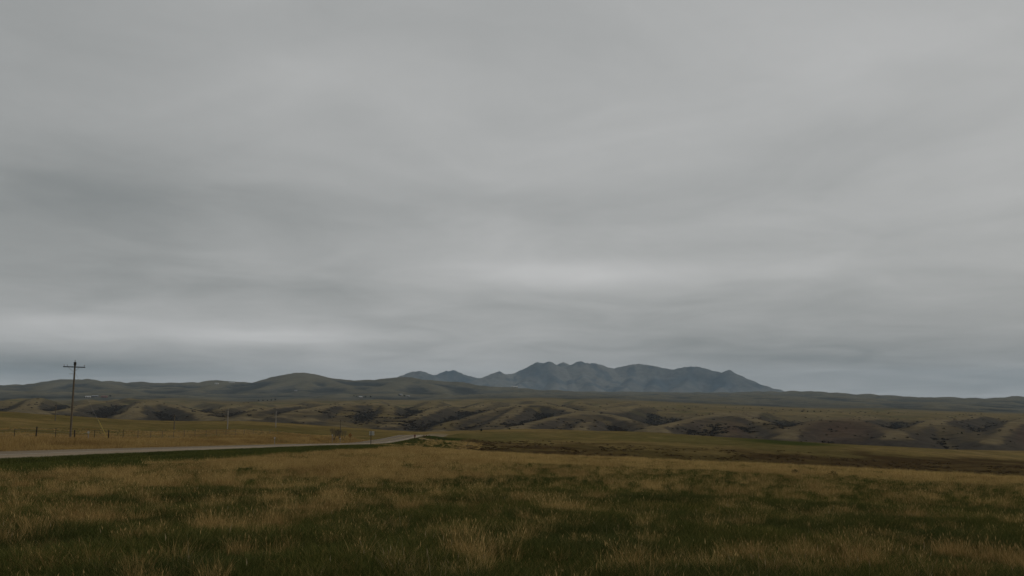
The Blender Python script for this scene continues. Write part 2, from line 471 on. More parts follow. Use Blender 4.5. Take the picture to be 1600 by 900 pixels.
    mc = mixc(mc, (0.052, 0.070, 0.084), forest)
    c = c * (1 - mt[..., None]) + mc * mt[..., None]
    # mown verge along the road
    dx = X - ROAD_X
    v = sstep(-100, -60, Y) * sstep(330, 300, Y) * np.where(dx > 0, sstep(19.0 + 1.5 * n2, 16.0 + 1.5 * n2, np.abs(dx)), sstep(5.6, 5.0, np.abs(dx)))
    c = mixc(c, (0.026, 0.034, 0.009), v)
    sh = sstep(4.9, 4.3, np.abs(dx) + 0.25 * n2) * sstep(420, 380, Y) * sstep(-95, -80, Y)
    c = mixc(c, (0.20, 0.165, 0.115), sh * 0.8)
    # cut bank of pale earth by the road crest
    bank = sstep(4.6, 6.0, dx) * sstep(24, 17, dx) * sstep(185, 205, Y) * sstep(285, 262, Y)
    c = mixc(c, (0.21, 0.155, 0.080), bank * sstep(-0.25, 0.25, np.sin(Y / 4.2 + 2 * n2) + 0.4))
    return np.clip(c, 0.004, 1)


def blurred(A, s0=5, s1=20):
    for ax, s in ((0, s0), (1, s1)):
        r = 2 * s
        k = np.exp(-0.5 * (np.arange(-r, r + 1) / s) ** 2); k /= k.sum()
        A = np.apply_along_axis(lambda v: np.convolve(np.pad(v, r, mode='edge'), k, mode='valid'), ax, A)
    return A


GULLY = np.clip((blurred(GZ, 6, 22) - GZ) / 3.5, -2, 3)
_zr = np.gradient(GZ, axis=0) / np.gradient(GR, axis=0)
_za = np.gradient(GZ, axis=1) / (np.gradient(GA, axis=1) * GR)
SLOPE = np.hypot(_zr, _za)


def brush_mask(x, y, r, g):
    """where brush grows in the hill country: gully bottoms and known draws"""
    u = 800 + F * x / np.maximum(y, 1.0)

    def bl(u0, d0, su, sd): return np.exp(-((u - u0) / su) ** 2 - ((y - d0) / sd) ** 2)
    p = sstep(0.60, 1.35, g + 0.55 * fbm(x / 60, y / 90, 3, 261)) * (1 - 0.5 * sstep(1600, 2200, y))
    draws = 0.9 * (bl(510, 1270, 11, 90) + bl(567, 1300, 18, 120) + bl(640, 1250, 20, 130) + bl(800, 1010, 16, 80) + bl(905, 990, 14, 80) + bl(1066, 950, 15, 80)
                   + bl(1117, 950, 14, 90) + bl(1215, 1150, 26, 130) + bl(1040, 1180, 18, 90) + bl(620, 1050, 30, 90) + bl(325, 1300, 22, 150) + bl(100, 1250, 22, 120) + bl(170, 1200, 22, 120))
    p = np.maximum(p, np.clip(draws, 0, 1) * sstep(-0.35, 0.45, 0.6 * g + fbm(x / 45, y / 60, 3, 263)) * 0.9)
    p *= (1 - 0.7 * np.exp(-((u - 1310) / 60) ** 2)) * (1 - 0.85 * sstep(1390, 1440, u))
    return np.clip(p, 0, 1) * sstep(760, 860, r) * sstep(2350, 2150, r)


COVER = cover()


# ------------------------------------------------------------------ object helpers
def mesh_obj(name, me, mat=None, parent=None):
    o = bpy.data.objects.new(name, me)
    COL.objects.link(o)
    if mat is not None:
        me.materials.append(mat)
    if parent is not None:
        o.parent = parent
    return o


def tag(o, label=None, cat=None, group=None, kind=None):
    if label: o['label'] = label
    if cat: o['category'] = cat
    if group: o['group'] = group
    if kind: o['kind'] = kind
    return o


def empty(name, loc, rz=0.0):
    o = bpy.data.objects.new(name, None)
    o.empty_display_size = 0.3
    COL.objects.link(o)
    o.location = loc
    o.rotation_euler = (0, 0, rz)
    return o


def np_mesh(name, co, faces, attr=None):
    """faces: (n,k) int array"""
    me = bpy.data.meshes.new(name)
    n, k = faces.shape
    me.vertices.add(len(co)); me.vertices.foreach_set('co', np.ascontiguousarray(co, np.float32).ravel())
    me.loops.add(n * k); me.loops.foreach_set('vertex_index', np.ascontiguousarray(faces, np.int32).ravel())
    me.polygons.add(n)
    me.polygons.foreach_set('loop_start', np.arange(0, n * k, k, dtype=np.int32))
    if attr:
        for nm, (typ, data) in attr.items():
            a = me.attributes.new(nm, typ, 'POINT')
            key = {'FLOAT_COLOR': 'color', 'FLOAT_VECTOR': 'vector'}.get(typ, 'value')
            a.data.foreach_set(key, np.ascontiguousarray(data).ravel())
    me.update(calc_edges=True)
    me.validate()
    return me


class MB:
    """collects simple solids into one mesh"""
    def __init__(self):
        self.bm = bmesh.new()

    def box(self, c, s, rot=None, bevel=0.0):
        r = bmesh.ops.create_cube(self.bm, size=1.0)
        vs = r['verts']
        M = Matrix.Translation(c) @ (rot.to_4x4() if rot is not None else Matrix.Identity(4)) @ Matrix.Diagonal((s[0], s[1], s[2], 1))
        bmesh.ops.transform(self.bm, matrix=M, verts=vs)
        if bevel:
            es = list({e for v in vs for e in v.link_edges})
            bmesh.ops.bevel(self.bm, geom=es, offset=bevel, segments=1, affect='EDGES')
        return self

    def tube(self, pts, rad, seg=8):
        rad = rad if isinstance(rad, (list, tuple)) else [rad] * len(pts)
        rings = []
        for i, p in enumerate(pts):
            p = Vector(p)
            d = (Vector(pts[min(i + 1, len(pts) - 1)]) - Vector(pts[max(i - 1, 0)])).normalized()
            u = d.cross(Vector((0, 0, 1)))
            if u.length < 1e-3: u = Vector((1, 0, 0))
            u.normalize(); v = d.cross(u)
            rings.append([self.bm.verts.new(p + (u * math.cos(2 * math.pi * k / seg) + v * math.sin(2 * math.pi * k / seg)) * rad[i]) for k in range(seg)])
        for a, b in zip(rings, rings[1:]):
            for k in range(seg):
                self.bm.faces.new((a[k], a[(k + 1) % seg], b[(k + 1) % seg], b[k]))
        self.bm.faces.new(rings[0][::-1]); self.bm.faces.new(rings[-1])
        return self

    def poly(self, pts):
        self.bm.faces.new([self.bm.verts.new(p) for p in pts])
        return self

    def build(self, name, mat, parent=None):
        bmesh.ops.recalc_face_normals(self.bm, faces=self.bm.faces)
        me = bpy.data.meshes.new(name)
        self.bm.to_mesh(me); self.bm.free()
        return mesh_obj(name, me, mat, parent)


# ------------------------------------------------------------------ materials
def new_mat(name):
    m = bpy.data.materials.new(name)
    m.use_nodes = True
    nt = m.node_tree
    b = nt.nodes['Principled BSDF']
    b.inputs['Roughness'].default_value = 0.9
    b.inputs['Specular IOR Level'].default_value = 0.15
    return m, nt, b


def noisy_mat(name, c1, c2, scale=20.0, rough=0.85, spec=0.2, detail=5.0, stretch=(1, 1, 1), metallic=0.0):
    m, nt, b = new_mat(name)
    tc = nt.nodes.new('ShaderNodeTexCoord'); mp = nt.nodes.new('ShaderNodeMapping'); mp.inputs['Scale'].default_value = stretch
    n = nt.nodes.new('ShaderNodeTexNoise'); n.inputs['Scale'].default_value = scale; n.inputs['Detail'].default_value = detail
    rp = nt.nodes.new('ShaderNodeValToRGB')
    rp.color_ramp.elements[0].position = 0.32; rp.color_ramp.elements[1].position = 0.68
    rp.color_ramp.elements[0].color = (*c1, 1); rp.color_ramp.elements[1].color = (*c2, 1)
    L = nt.links.new
    L(tc.outputs['Object'], mp.inputs['Vector']); L(mp.outputs['Vector'], n.inputs['Vector']); L(n.outputs['Fac'], rp.inputs['Fac']); L(rp.outputs['Color'], b.inputs['Base Color'])
    b.inputs['Roughness'].default_value = rough; b.inputs['Specular IOR Level'].default_value = spec; b.inputs['Metallic'].default_value = metallic
    return m


def terrain_mat(name, s1, s2, amp, bump=0.0):
    m, nt, b = new_mat(name)
    L = nt.links.new
    at = nt.nodes.new('ShaderNodeAttribute'); at.attribute_name = 'cover'
    g = nt.nodes.new('ShaderNodeNewGeometry')
    vals = []
    for sc in (s1, s2):
        n = nt.nodes.new('ShaderNodeTexNoise'); n.inputs['Scale'].default_value = sc; n.inputs['Detail'].default_value = 6.0; n.inputs['Roughness'].default_value = 0.65
        L(g.outputs['Position'], n.inputs['Vector']); vals.append(n)
    add = nt.nodes.new('ShaderNodeMath'); add.operation = 'ADD'
    L(vals[0].outputs['Fac'], add.inputs[0]); L(vals[1].outputs['Fac'], add.inputs[1])
    mr = nt.nodes.new('ShaderNodeMapRange'); mr.inputs['From Min'].default_value = 0.6; mr.inputs['From Max'].default_value = 1.4
    mr.inputs['To Min'].default_value = 1 - amp; mr.inputs['To Max'].default_value = 1 + amp
    L(add.outputs[0], mr.inputs['Value'])
    mx = nt.nodes.new('ShaderNodeVectorMath'); mx.operation = 'SCALE'
    L(at.outputs['Color'], mx.inputs[0]); L(mr.outputs['Result'], mx.inputs['Scale']); L(mx.outputs['Vector'], b.inputs['Base Color'])
    if bump:
        bp = nt.nodes.new('ShaderNodeBump'); bp.inputs['Strength'].default_value = 0.6; bp.inputs['Distance'].default_value = bump
        L(vals[1].outputs['Fac'], bp.inputs['Height']); L(bp.outputs['Normal'], b.inputs['Normal'])
    b.inputs['Specular IOR Level'].default_value = 0.0
    return m


# ------------------------------------------------------------------ terrain meshes
def band(name, r0, r1, mat):
    i0 = int(np.searchsorted(RR, r0)) if r0 > 0 else 0
    i1 = min(int(np.searchsorted(RR, r1)), NR - 1)
    sub = slice(i0, i1 + 1)
    n = i1 - i0 + 1
    co = np.stack([GX[sub], GY[sub], GZ[sub]], -1).reshape(-1, 3)
    ii = np.arange(n - 1)[:, None] * NA + np.arange(NA - 1)[None, :]
    f = np.stack([ii, ii + 1, ii + NA + 1, ii + NA], -1).reshape(-1, 4)[:, ::-1]
    ca = np.concatenate([COVER[sub].reshape(-1, 3), np.ones((n * NA, 1))], 1).astype(np.float32)
    if r0 <= 0:                                   # close the middle
        co = np.vstack([co, [[0, 0, float(GZ[0].mean())]]]); ca = np.vstack([ca, ca[:1]])
        k = np.arange(NA - 1)
        tri = np.stack([k, k + 1, np.full(NA - 1, n * NA), np.full(NA - 1, n * NA)], -1)
        me = np_mesh(name, co, f, {'cover': ('FLOAT_COLOR', ca)})
        bm = bmesh.new(); bm.from_mesh(me); bm.verts.ensure_lookup_table()
        for a, b_, c_, _ in tri:
            try: bm.faces.new((bm.verts[c_], bm.verts[b_], bm.verts[a]))
            except ValueError: pass
        bm.to_mesh(me); bm.free()
    else:
        me = np_mesh(name, co, f, {'cover': ('FLOAT_COLOR', ca)})
    me.polygons.foreach_set('use_smooth', np.ones(len(me.polygons), bool))
    o = mesh_obj(name, me, mat)
    tag(o, kind='structure')
    return o


band('ground', 0, 620, terrain_mat('prairie_ground', 0.25, 1.6, 0.45, 0.05))
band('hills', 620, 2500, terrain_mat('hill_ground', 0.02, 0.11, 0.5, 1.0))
band('distant_hills', 2500, 8200, terrain_mat('distant_hill_ground', 0.006, 0.03, 0.4, 3.0))
band('mountains', 8200, 17000, terrain_mat('mountain_ground', 0.004, 0.016, 0.35, 8.0))

# ------------------------------------------------------------------ road
asphalt = noisy_mat('worn_asphalt', (0.135, 0.108, 0.076), (0.185, 0.150, 0.106), 1.2, 0.95, 0.03, 8.0, (0.9, 0.03, 1.0))
_nt = asphalt.node_tree; _b = _nt.nodes['Principled BSDF']; _src = _b.inputs['Base Color'].links[0].from_socket
_tc = [n for n in _nt.nodes if n.type == 'TEX_COORD'][0]
_sx = _nt.nodes.new('ShaderNodeSeparateXYZ'); _nt.links.new(_tc.outputs['Object'], _sx.inputs[0])


def _mm(op, a, b):
    n = _nt.nodes.new('ShaderNodeMath'); n.operation = op
    for i_, v_ in enumerate((a, b)):
        if isinstance(v_, (int, float)): n.inputs[i_].default_value = v_
        elif v_ is not None: _nt.links.new(v_, n.inputs[i_])
    return n.outputs[0]


_lane = _mm('ABSOLUTE', _mm('SUBTRACT', _mm('ABSOLUTE', _mm('ADD', _sx.outputs[0], -ROAD_X), None), 1.75), None)      # distance from the middle of a lane
_trk = _mm('ABSOLUTE', _mm('SUBTRACT', _lane, 0.8), None)                                                               # distance from a wheel path
_mr = _nt.nodes.new('ShaderNodeMapRange'); _mr.interpolation_type = 'SMOOTHSTEP'
_mr.inputs['From Min'].default_value = 0.1; _mr.inputs['From Max'].default_value = 0.6; _mr.inputs['To Min'].default_value = 0.80; _mr.inputs['To Max'].default_value = 1.04
_nt.links.new(_trk, _mr.inputs['Value'])
_edge = _nt.nodes.new('ShaderNodeMapRange'); _edge.inputs['From Min'].default_value = 1.6; _edge.inputs['From Max'].default_value = 2.2; _edge.inputs['To Min'].default_value = 1.0; _edge.inputs['To Max'].default_value = 1.3
_nt.links.new(_lane, _edge.inputs['Value'])
_vs = _nt.nodes.new('ShaderNodeVectorMath'); _vs.operation = 'SCALE'
_nt.links.new(_src, _vs.inputs[0]); _nt.links.new(_mm('MULTIPLY', _mr.outputs['Result'], _edge.outputs['Result']), _vs.inputs['Scale'])
_nt.links.new(_vs.outputs['Vector'], _b.inputs['Base Color'])
line_white = noisy_mat('worn_white_paint', (0.35, 0.31, 0.25), (0.55, 0.5, 0.42), 3.0)
line_yellow = noisy_mat('worn_yellow_paint', (0.30, 0.21, 0.07), (0.42, 0.30, 0.09), 3.0)


def strip(name, x0, x1, lift, mat, y0=-88, y1=430, skirt=0.0):
    ys = np.concatenate([np.arange(y0, 40, 4.0), np.arange(40, y1, 2.0)])
    prof = [(x0, 0), (x1, 0)]
    if skirt:
        prof = [(x0 - 0.45, -skirt), (x0, 0), ((x0 + x1) / 2, 0.07), (x1, 0), (x1 + 0.45, -skirt)]
    co = []
    for y in ys:
        for x, dz in prof:
            crown = 0.0
            if not skirt:
                crown = 0.07 * (1 - abs(x - 0) / ROAD_HW)
            co.append((ROAD_X + x, y, EYE - float(road_h(y)) + lift + dz + crown))
    k = len(prof)
    ii = np.arange(len(ys) - 1)[:, None] * k + np.arange(k - 1)[None, :]
    f = np.stack([ii, ii + 1, ii + k + 1, ii + k], -1).reshape(-1, 4)
    o = mesh_obj(name, np_mesh(name, np.array(co), f), mat)
    tag(o, kind='structure')
    return o


strip('road', -ROAD_HW, ROAD_HW, 0.0, asphalt, skirt=0.32)
strip('road_marking', -3.40, -3.25, 0.006, line_white)
strip('road_marking', 3.25, 3.40, 0.006, line_white)
strip('road_marking', -0.22, -0.10, 0.006, line_yellow)
strip('road_marking', 0.10, 0.22, 0.006, line_yellow)


# ------------------------------------------------------------------ grass and brush (stuff, instanced tufts)
def blade_mat(name, ramp, tint_lo, tint_hi, trans=0.25):
    m, nt, b = new_mat(name)
    L = nt.links.new
    a1 = nt.nodes.new('ShaderNodeAttribute'); a1.attribute_name = 'shade'
    rp = nt.nodes.new('ShaderNodeValToRGB')
    els = rp.color_ramp.elements
    for i, (p, c) in enumerate(ramp):
        e = els[i] if i < 2 else els.new(p)
        e.position = p; e.color = (*c, 1)
    a2 = nt.nodes.new('ShaderNodeAttribute'); a2.attribute_name = 'tint'; a2.attribute_type = 'INSTANCER'
    mr = nt.nodes.new('ShaderNodeMapRange'); mr.inputs['To Min'].default_value = 0.0; mr.inputs['To Max'].default_value = 1.0
    mx = nt.nodes.new('ShaderNodeMix'); mx.data_type = 'RGBA'; mx.inputs['A'].default_value = (*tint_lo, 1); mx.inputs['B'].default_value = (*tint_hi, 1)
    L(a2.outputs['Fac'], mx.inputs['Factor'])
    mul = nt.nodes.new('ShaderNodeMix'); mul.data_type = 'RGBA'; mul.blend_type = 'MULTIPLY'; mul.inputs['Factor'].default_value = 1.0
    L(a1.outputs['Fac'], rp.inputs['Fac']); L(rp.outputs['Color'], mul.inputs['A']); L(mx.outputs['Result'], mul.inputs['B'])
    L(mul.outputs['Result'], b.inputs['Base Color'])
    nt.nodes.remove(mr)
    b.inputs['Specular IOR Level'].default_value = 0.03
    if trans:
        tr = nt.nodes.new('ShaderNodeBsdfTranslucent'); ms = nt.nodes.new('ShaderNodeMixShader'); ms.inputs['Fac'].default_value = trans
        L(mul.outputs['Result'], tr.inputs['Color'])
        out = nt.nodes['Material Output']
        L(b.outputs['BSDF'], ms.inputs[1]); L(tr.outputs['BSDF'], ms.inputs[2]); L(ms.outputs['Shader'], out.inputs['Surface'])
    return m


def tuft(name, mat, n, rad, h0, h1, w, lean, rng, heads=0.0, segs=3):
    co, fc, sh = [], [], []
    for _ in range(n):
        r = rad * math.sqrt(rng.random()); a = rng.random() * 6.283
        bx, by = r * math.cos(a), r * math.sin(a)
        H = h0 + (h1 - h0) * rng.random() ** 1.3
        da = a + rng.normal() * 1.2
        ln = lean * H * (0.25 + rng.random()) * (0.4 + r / rad)
        fa = rng.random() * 6.283
        wx, wy = math.cos(fa) * w * 0.5, math.sin(fa) * w * 0.5
        s = rng.random()
        base = len(co)
        for k in range(segs + 1):
            t = k / segs
            cx, cy = bx + math.cos(da) * ln * t * t, by + math.sin(da) * ln * t * t
            cz = H * (t - 0.12 * lean * t * t) - 0.02
            ww = (1 - t) ** 0.7 if k < segs else 0.12
            co.append((cx - wx * ww, cy - wy * ww, cz)); co.append((cx + wx * ww, cy + wy * ww, cz))
            sh += [s, s]
        for k in range(segs):
            fc.append((base + 2 * k, base + 2 * k + 1, base + 2 * k + 3, base + 2 * k + 2))
        if rng.random() < heads:                    # seed head
            tx, ty, tz = bx + math.cos(da) * ln, by + math.sin(da) * ln, H * (1 - 0.12 * lean)
            for q in range(2):
                qa = rng.random() * 6.283
                hx, hy = math.cos(qa) * w * 1.1, math.sin(qa) * w * 1.1
                b0 = len(co)
                hl = H * 0.16
                co += [(tx, ty, tz - hl * 0.4), (tx + hx, ty + hy, tz + hl * 0.2), (tx + math.cos(da) * hl * .3, ty + math.sin(da) * hl * .3, tz + hl), (tx - hx, ty - hy, tz + hl * 0.2)]
                sh += [min(1, s + 0.3)] * 4
                fc.append((b0, b0 + 1, b0 + 2, b0 + 3))
    me = np_mesh(name, np.array(co), np.array(fc), {'shade': ('FLOAT', np.array(sh, np.float32))})
    me.materials.append(mat)
    return bpy.data.objects.new(name, me)


def scatter(name, P, rz, sc, var, tint, sources, label, tilt=None):
    """ONE stuff object: tufts instanced on points"""
    n = len(P)
    me = bpy.data.meshes.new(name)
    me.vertices.add(n); me.vertices.foreach_set('co', P.astype(np.float32).ravel())
    rot = np.zeros((n, 3), np.float32)
    if tilt is not None: rot[:, :2] = tilt
    rot[:, 2] = rz
    for nm, typ, key, d in (('rot', 'FLOAT_VECTOR', 'vector', rot), ('size', 'FLOAT_VECTOR', 'vector', sc.astype(np.float32)),
                            ('variant', 'INT', 'value', var.astype(np.int32)), ('tint', 'FLOAT', 'value', tint.astype(np.float32))):
        a = me.attributes.new(nm, typ, 'POINT'); a.data.foreach_set(key, d.ravel())
    o = mesh_obj(name, me)
    ng = bpy.data.node_groups.new(name + '_scatter', 'GeometryNodeTree')
    ng.interface.new_socket('Geometry', in_out='INPUT', socket_type='NodeSocketGeometry')
    ng.interface.new_socket('Geometry', in_out='OUTPUT', socket_type='NodeSocketGeometry')
    N, L = ng.nodes.new, ng.links.new
    gi, go = N('NodeGroupInput'), N('NodeGroupOutput')
    iop = N('GeometryNodeInstanceOnPoints'); iop.inputs['Pick Instance'].default_value = True
    jn = N('GeometryNodeJoinGeometry')
    for s in sources:
        oi = N('GeometryNodeObjectInfo'); oi.inputs['Object'].default_value = s; oi.inputs['As Instance'].default_value = True
        L(oi.outputs['Geometry'], jn.inputs['Geometry'])

    def named(nm, typ):
        a = N('GeometryNodeInputNamedAttribute'); a.data_type = typ; a.inputs['Name'].default_value = nm
        return a.outputs['Attribute']
    e2r = N('FunctionNodeEulerToRotation')
    L(named('rot', 'FLOAT_VECTOR'), e2r.inputs[0])
    L(gi.outputs[0], iop.inputs['Points']); L(jn.outputs[0], iop.inputs['Instance'])
    L(named('variant', 'INT'), iop.inputs['Instance Index']); L(e2r.outputs[0], iop.inputs['Rotation']); L(named('size', 'FLOAT_VECTOR'), iop.inputs['Scale'])
    L(iop.outputs[0], go.inputs[0])
    md = o.modifiers.new('scatter', 'NODES'); md.node_group = ng
    tag(o, label, 'grass' if 'grass' in name else 'vegetation', kind='stuff')
    return o


def sector(n, r0, r1, half, rng):
    r = np.sqrt(rng.random(n) * (r1 * r1 - r0 * r0) + r0 * r0)
    a = (rng.random(n) * 2 - 1) * half
    return r * np.sin(a), r * np.cos(a)


tan_ramp = [(0.0, (0.20, 0.138, 0.050)), (1.0, (0.62, 0.465, 0.215)), (0.5, (0.42, 0.300, 0.118))]
green_ramp = [(0.0, (0.036, 0.046, 0.012)), (1.0, (0.190, 0.165, 0.058)), (0.62, (0.070, 0.088, 0.023))]
M_TAN = blade_mat('dry_grass_blades', tan_ramp, (0.62, 0.55, 0.50), (1.12, 1.08, 1.0))
M_GREEN = blade_mat('green_grass_blades', green_ramp, (0.65, 0.7, 0.7), (1.15, 1.05, 0.9))
M_STALK = blade_mat('pale_weed_stalks', [(0.0, (0.20, 0.155, 0.085)), (1.0, (0.50, 0.41, 0.25)), (0.5, (0.32, 0.25, 0.14))], (0.7, 0.65, 0.6), (1.1, 1.1, 1.1))
rngb = np.random.default_rng(5)
TAN_NEAR = [tuft('dry_tuft', M_TAN, 80, 0.18, 0.14, 0.48, 0.006, 0.50, rngb, 0.06) for _ in range(4)]
TAN_FAR = [tuft('dry_tuft_far', M_TAN, 80, 0.38, 0.20, 0.52, 0.013, 0.35, rngb, 0.0, 2) for _ in range(3)]
GRN_NEAR = [tuft('green_tuft', M_GREEN, 110, 0.26, 0.06, 0.20, 0.007, 0.7, rngb) for _ in range(3)]
GRN_FAR = [tuft('green_tuft_far', M_GREEN, 90, 0.50, 0.07, 0.18, 0.015, 0.7, rngb, 0, 2) for _ in range(2)]
STALKS = [tuft('weed_stalks', M_STALK, 7, 0.16, 0.22, 0.60, 0.005, 0.65, rngb, 0.35, 4) for _ in range(3)]


def dryness(x, y):
    """how much tall dry grass stands at a place"""
    d = 0.62 * fbm(x / 1.0, y / 1.3, 3, 201) + 0.30 * fbm(x / 6.0, y / 8.0, 3, 203) + 0.45 * fbm(x / 0.5, y / 0.55, 2, 207) - 0.01
    r = np.hypot(x, y)
    for px, py, wx in ((750, 872, 75), (985, 872, 70), (155, 828, 55), (1300, 858, 75), (1442, 868, 50), (382, 832, 55), (622, 893, 22), (1180, 872, 45), (270, 885, 40), (60, 880, 30), (1560, 850, 45), (860, 800, 60), (500, 800, 50)):
        D = 1.65 / ((py - 618) / F - 0.047)
        d = d + 0.70 * np.exp(-((x - (px - 800) / F * D) / (wx / F * D)) ** 2 - ((y - D) / (0.11 * D)) ** 2)
    return d + 0.45 * sstep(20, 60, r) + 0.30 * sstep(6, -10, x) * sstep(12, 26, r) + 0.6 * sstep(44, 60, r) - 0.12 * sstep(18, 9, r)


def in_field(x, y):
    dx = x - ROAD_X
    n = fbm(x / 5, y / 7, 2, 211)
    return (dx > 16.5 + 1.6 * n + 2.5 * sstep(60, 110, y))


def scatter_field():
    rng = np.random.default_rng(21)
    X, Y, S, T, V = [], [], [], [], []

    def grow(n, r0, r1, thr, soft, kmax, far):
        x, y = sector(n, r0, r1, R(36), rng)
        d = dryness(x, y)
        keep = in_field(x, y) & (rng.random(n) < np.clip((d - thr) / soft, 0.17, 1))
        keep &= ~((np.hypot(x, y) > 95) & (x > -4))
        x, y, d = x[keep], y[keep], d[keep]
        m = len(x)
        s = (0.62 + 0.5 * rng.random(m)) * (0.55 + 0.50 * np.clip(d, 0, 1.1)) * (1 - 0.28 * sstep(25, 60, np.hypot(x, y)))
        X.append(x); Y.append(y); S.append(s)
        T.append(np.clip(0.5 + 0.45 * fbm(x / 3.5, y / 5, 3, 221) + 0.22 * rng.normal(size=m) + 0.35 * sstep(40, 58, np.hypot(x, y)) * sstep(-12, 4, x), 0, 1))
        V.append(rng.integers(0, 4, m) if not far else rng.integers(0, 3, m))
        return m
    grow(9000, 5.5, 24, 0.10, 0.7, 1, False)
    grow(26000, 22, 55, 0.12, 0.8, 1, False)
    x = np.concatenate(X); y = np.concatenate(Y); s = np.concatenate(S)
    sc = np.stack([s * 1.1, s * 1.1, s * (0.85 + 0.35 * rng.random(len(s)))], -1)
    P = np.stack([x, y, zg(x, y)], -1)
    scatter('dry_grass', P, rng.random(len(s)) * 6.283, sc, np.concatenate(V), np.concatenate(T), TAN_NEAR, 'tall tan dry grass standing in clumps across the foreground field')
    X.clear(); Y.clear(); S.clear(); T.clear(); V.clear()
    grow(34000, 50, 150, 0.0, 0.8, 1, True)
    # roadside weeds beyond the road, up to and past the fence
    n = 30000
    xx = -38.8 - 62 * rng.random(n) ** 1.3; yy = 40 + 200 * rng.random(n)
    k = (rng.random(n) < np.clip(0.60 + 0.7 * fbm(xx / 9, yy / 12, 3, 231) + 0.3 * sstep(-50, -41, xx) - 0.6 * sstep(-62, -90, xx), 0, 1))
    xx, yy = xx[k], yy[k]
    X.append(xx); Y.append(yy); S.append((0.7 + 0.6 * rng.random(len(xx))) * (0.75 + 0.5 * sstep(-54, -42, xx)) * (0.75 + 0.25 * sstep(130, 70, yy))); V.append(rng.integers(0, 3, len(xx)))
    T.append(np.clip(0.30 + 0.5 * fbm(xx / 8, yy / 14, 3, 233) + 0.15 * rng.normal(size=len(xx)), 0, 1))
    # the pale bank by the road crest
    n = 2500
    xx = -29.0 + 20 * rng.random(n); yy = 150 + 130 * rng.random(n)
    k = rng.random(n) < np.clip(0.5 + 0.8 * fbm(xx / 4, yy / 10, 2, 235), 0, 1) * sstep(-28, -21, xx)
    xx, yy = xx[k], yy[k]
    X.append(xx); Y.append(yy); S.append(0.6 + 0.5 * rng.random(len(xx))); V.append(rng.integers(0, 3, len(xx))); T.append(0.6 + 0.3 * rng.random(len(xx)))
    x = np.concatenate(X); y = np.concatenate(Y); s = np.concatenate(S)
    sc = np.stack([s * 1.1, s * 1.1, s], -1)
    P = np.stack([x, y, zg(x, y)], -1)
    scatter('dry_grass', P, rng.random(len(s)) * 6.283, sc, np.concatenate(V), np.concatenate(T), TAN_FAR, 'band of dry tan grass along the far field crest and road edges')
    # green grass
    x, y = sector(30000, 5, 26, R(36), rng)
    k = in_field(x, y); x, y = x[k], y[k]
    s = 0.7 + 0.6 * rng.random(len(x)); s *= 0.8 + 0.5 * sstep(-0.4, 0.4, fbm(x / 2, y / 2, 2, 241))
    P = np.stack([x, y, zg(x, y)], -1)
    scatter('green_grass', P, rng.random(len(s)) * 6.283, np.stack([s, s, s], -1), rng.integers(0, 3, len(s)), np.clip(0.5 + 0.5 * fbm(x / 3, y / 3, 3, 243), 0, 1), GRN_NEAR,
            'short dark green spring grass between the dry clumps')
    x, y = sector(30000, 24, 75, R(36), rng)
    k = in_field(x, y); x, y = x[k], y[k]
    n = 26000
    vx = ROAD_X + 4.05 + 15.5 * rng.random(n); vy = 25 + 235 * rng.random(n) ** 1.3
    x = np.concatenate([x, vx]); y = np.concatenate([y, vy])
    s = 0.7 + 0.5 * rng.random(len(x))
    P = np.stack([x, y, zg(x, y)], -1)
    scatter('green_grass', P, rng.random(len(s)) * 6.283, np.stack([s, s, s], -1), rng.integers(0, 2, len(s)), np.clip(0.42 + 0.5 * fbm(x / 4, y / 6, 3, 245), 0, 1), GRN_FAR,
            'short green grass on the road verge and far field')
    # pale weed stalks close by
    x, y = sector(420, 7, 22, R(36), rng)
    k = rng.random(len(x)) < np.clip(0.55 + 0.8 * fbm(x / 2.2, y / 2.2, 2, 251), 0, 1) * (0.35 + 0.65 * sstep(16, 9, y))
    x, y = x[k], y[k]
    extra = [(px, D) for px, D in ((622, 10.1), (628, 10.3), (616, 10.4), (634, 10.6), (626, 10.8), (640, 10.2), (680, 9.7), (690, 10.0), (704, 9.5), (722, 9.8), (736, 9.9), (751, 10.2), (690, 9.2), (1030, 10), (160, 10), (175, 10.1), (300, 10.3), (320, 10.4), (1180, 10), (1340, 10.2))]
    ex = np.array([(px - 800) / F * D for px, D in extra]); ey = np.array([D for _, D in extra])
    x = np.concatenate([x, ex]); y = np.concatenate([y, ey])
    s = 0.5 + 0.5 * rng.random(len(x))
    P = np.stack([x, y, zg(x, y)], -1)
    scatter('weed_stalks', P, rng.random(len(s)) * 6.283, np.stack([s, s, s], -1), rng.integers(0, 3, len(s)), rng.random(len(s)), STALKS, 'thin pale dead weed stalks with seed heads in the near grass',
            tilt=rng.normal(size=(len(s), 2)) * 0.12)


scatter_field()


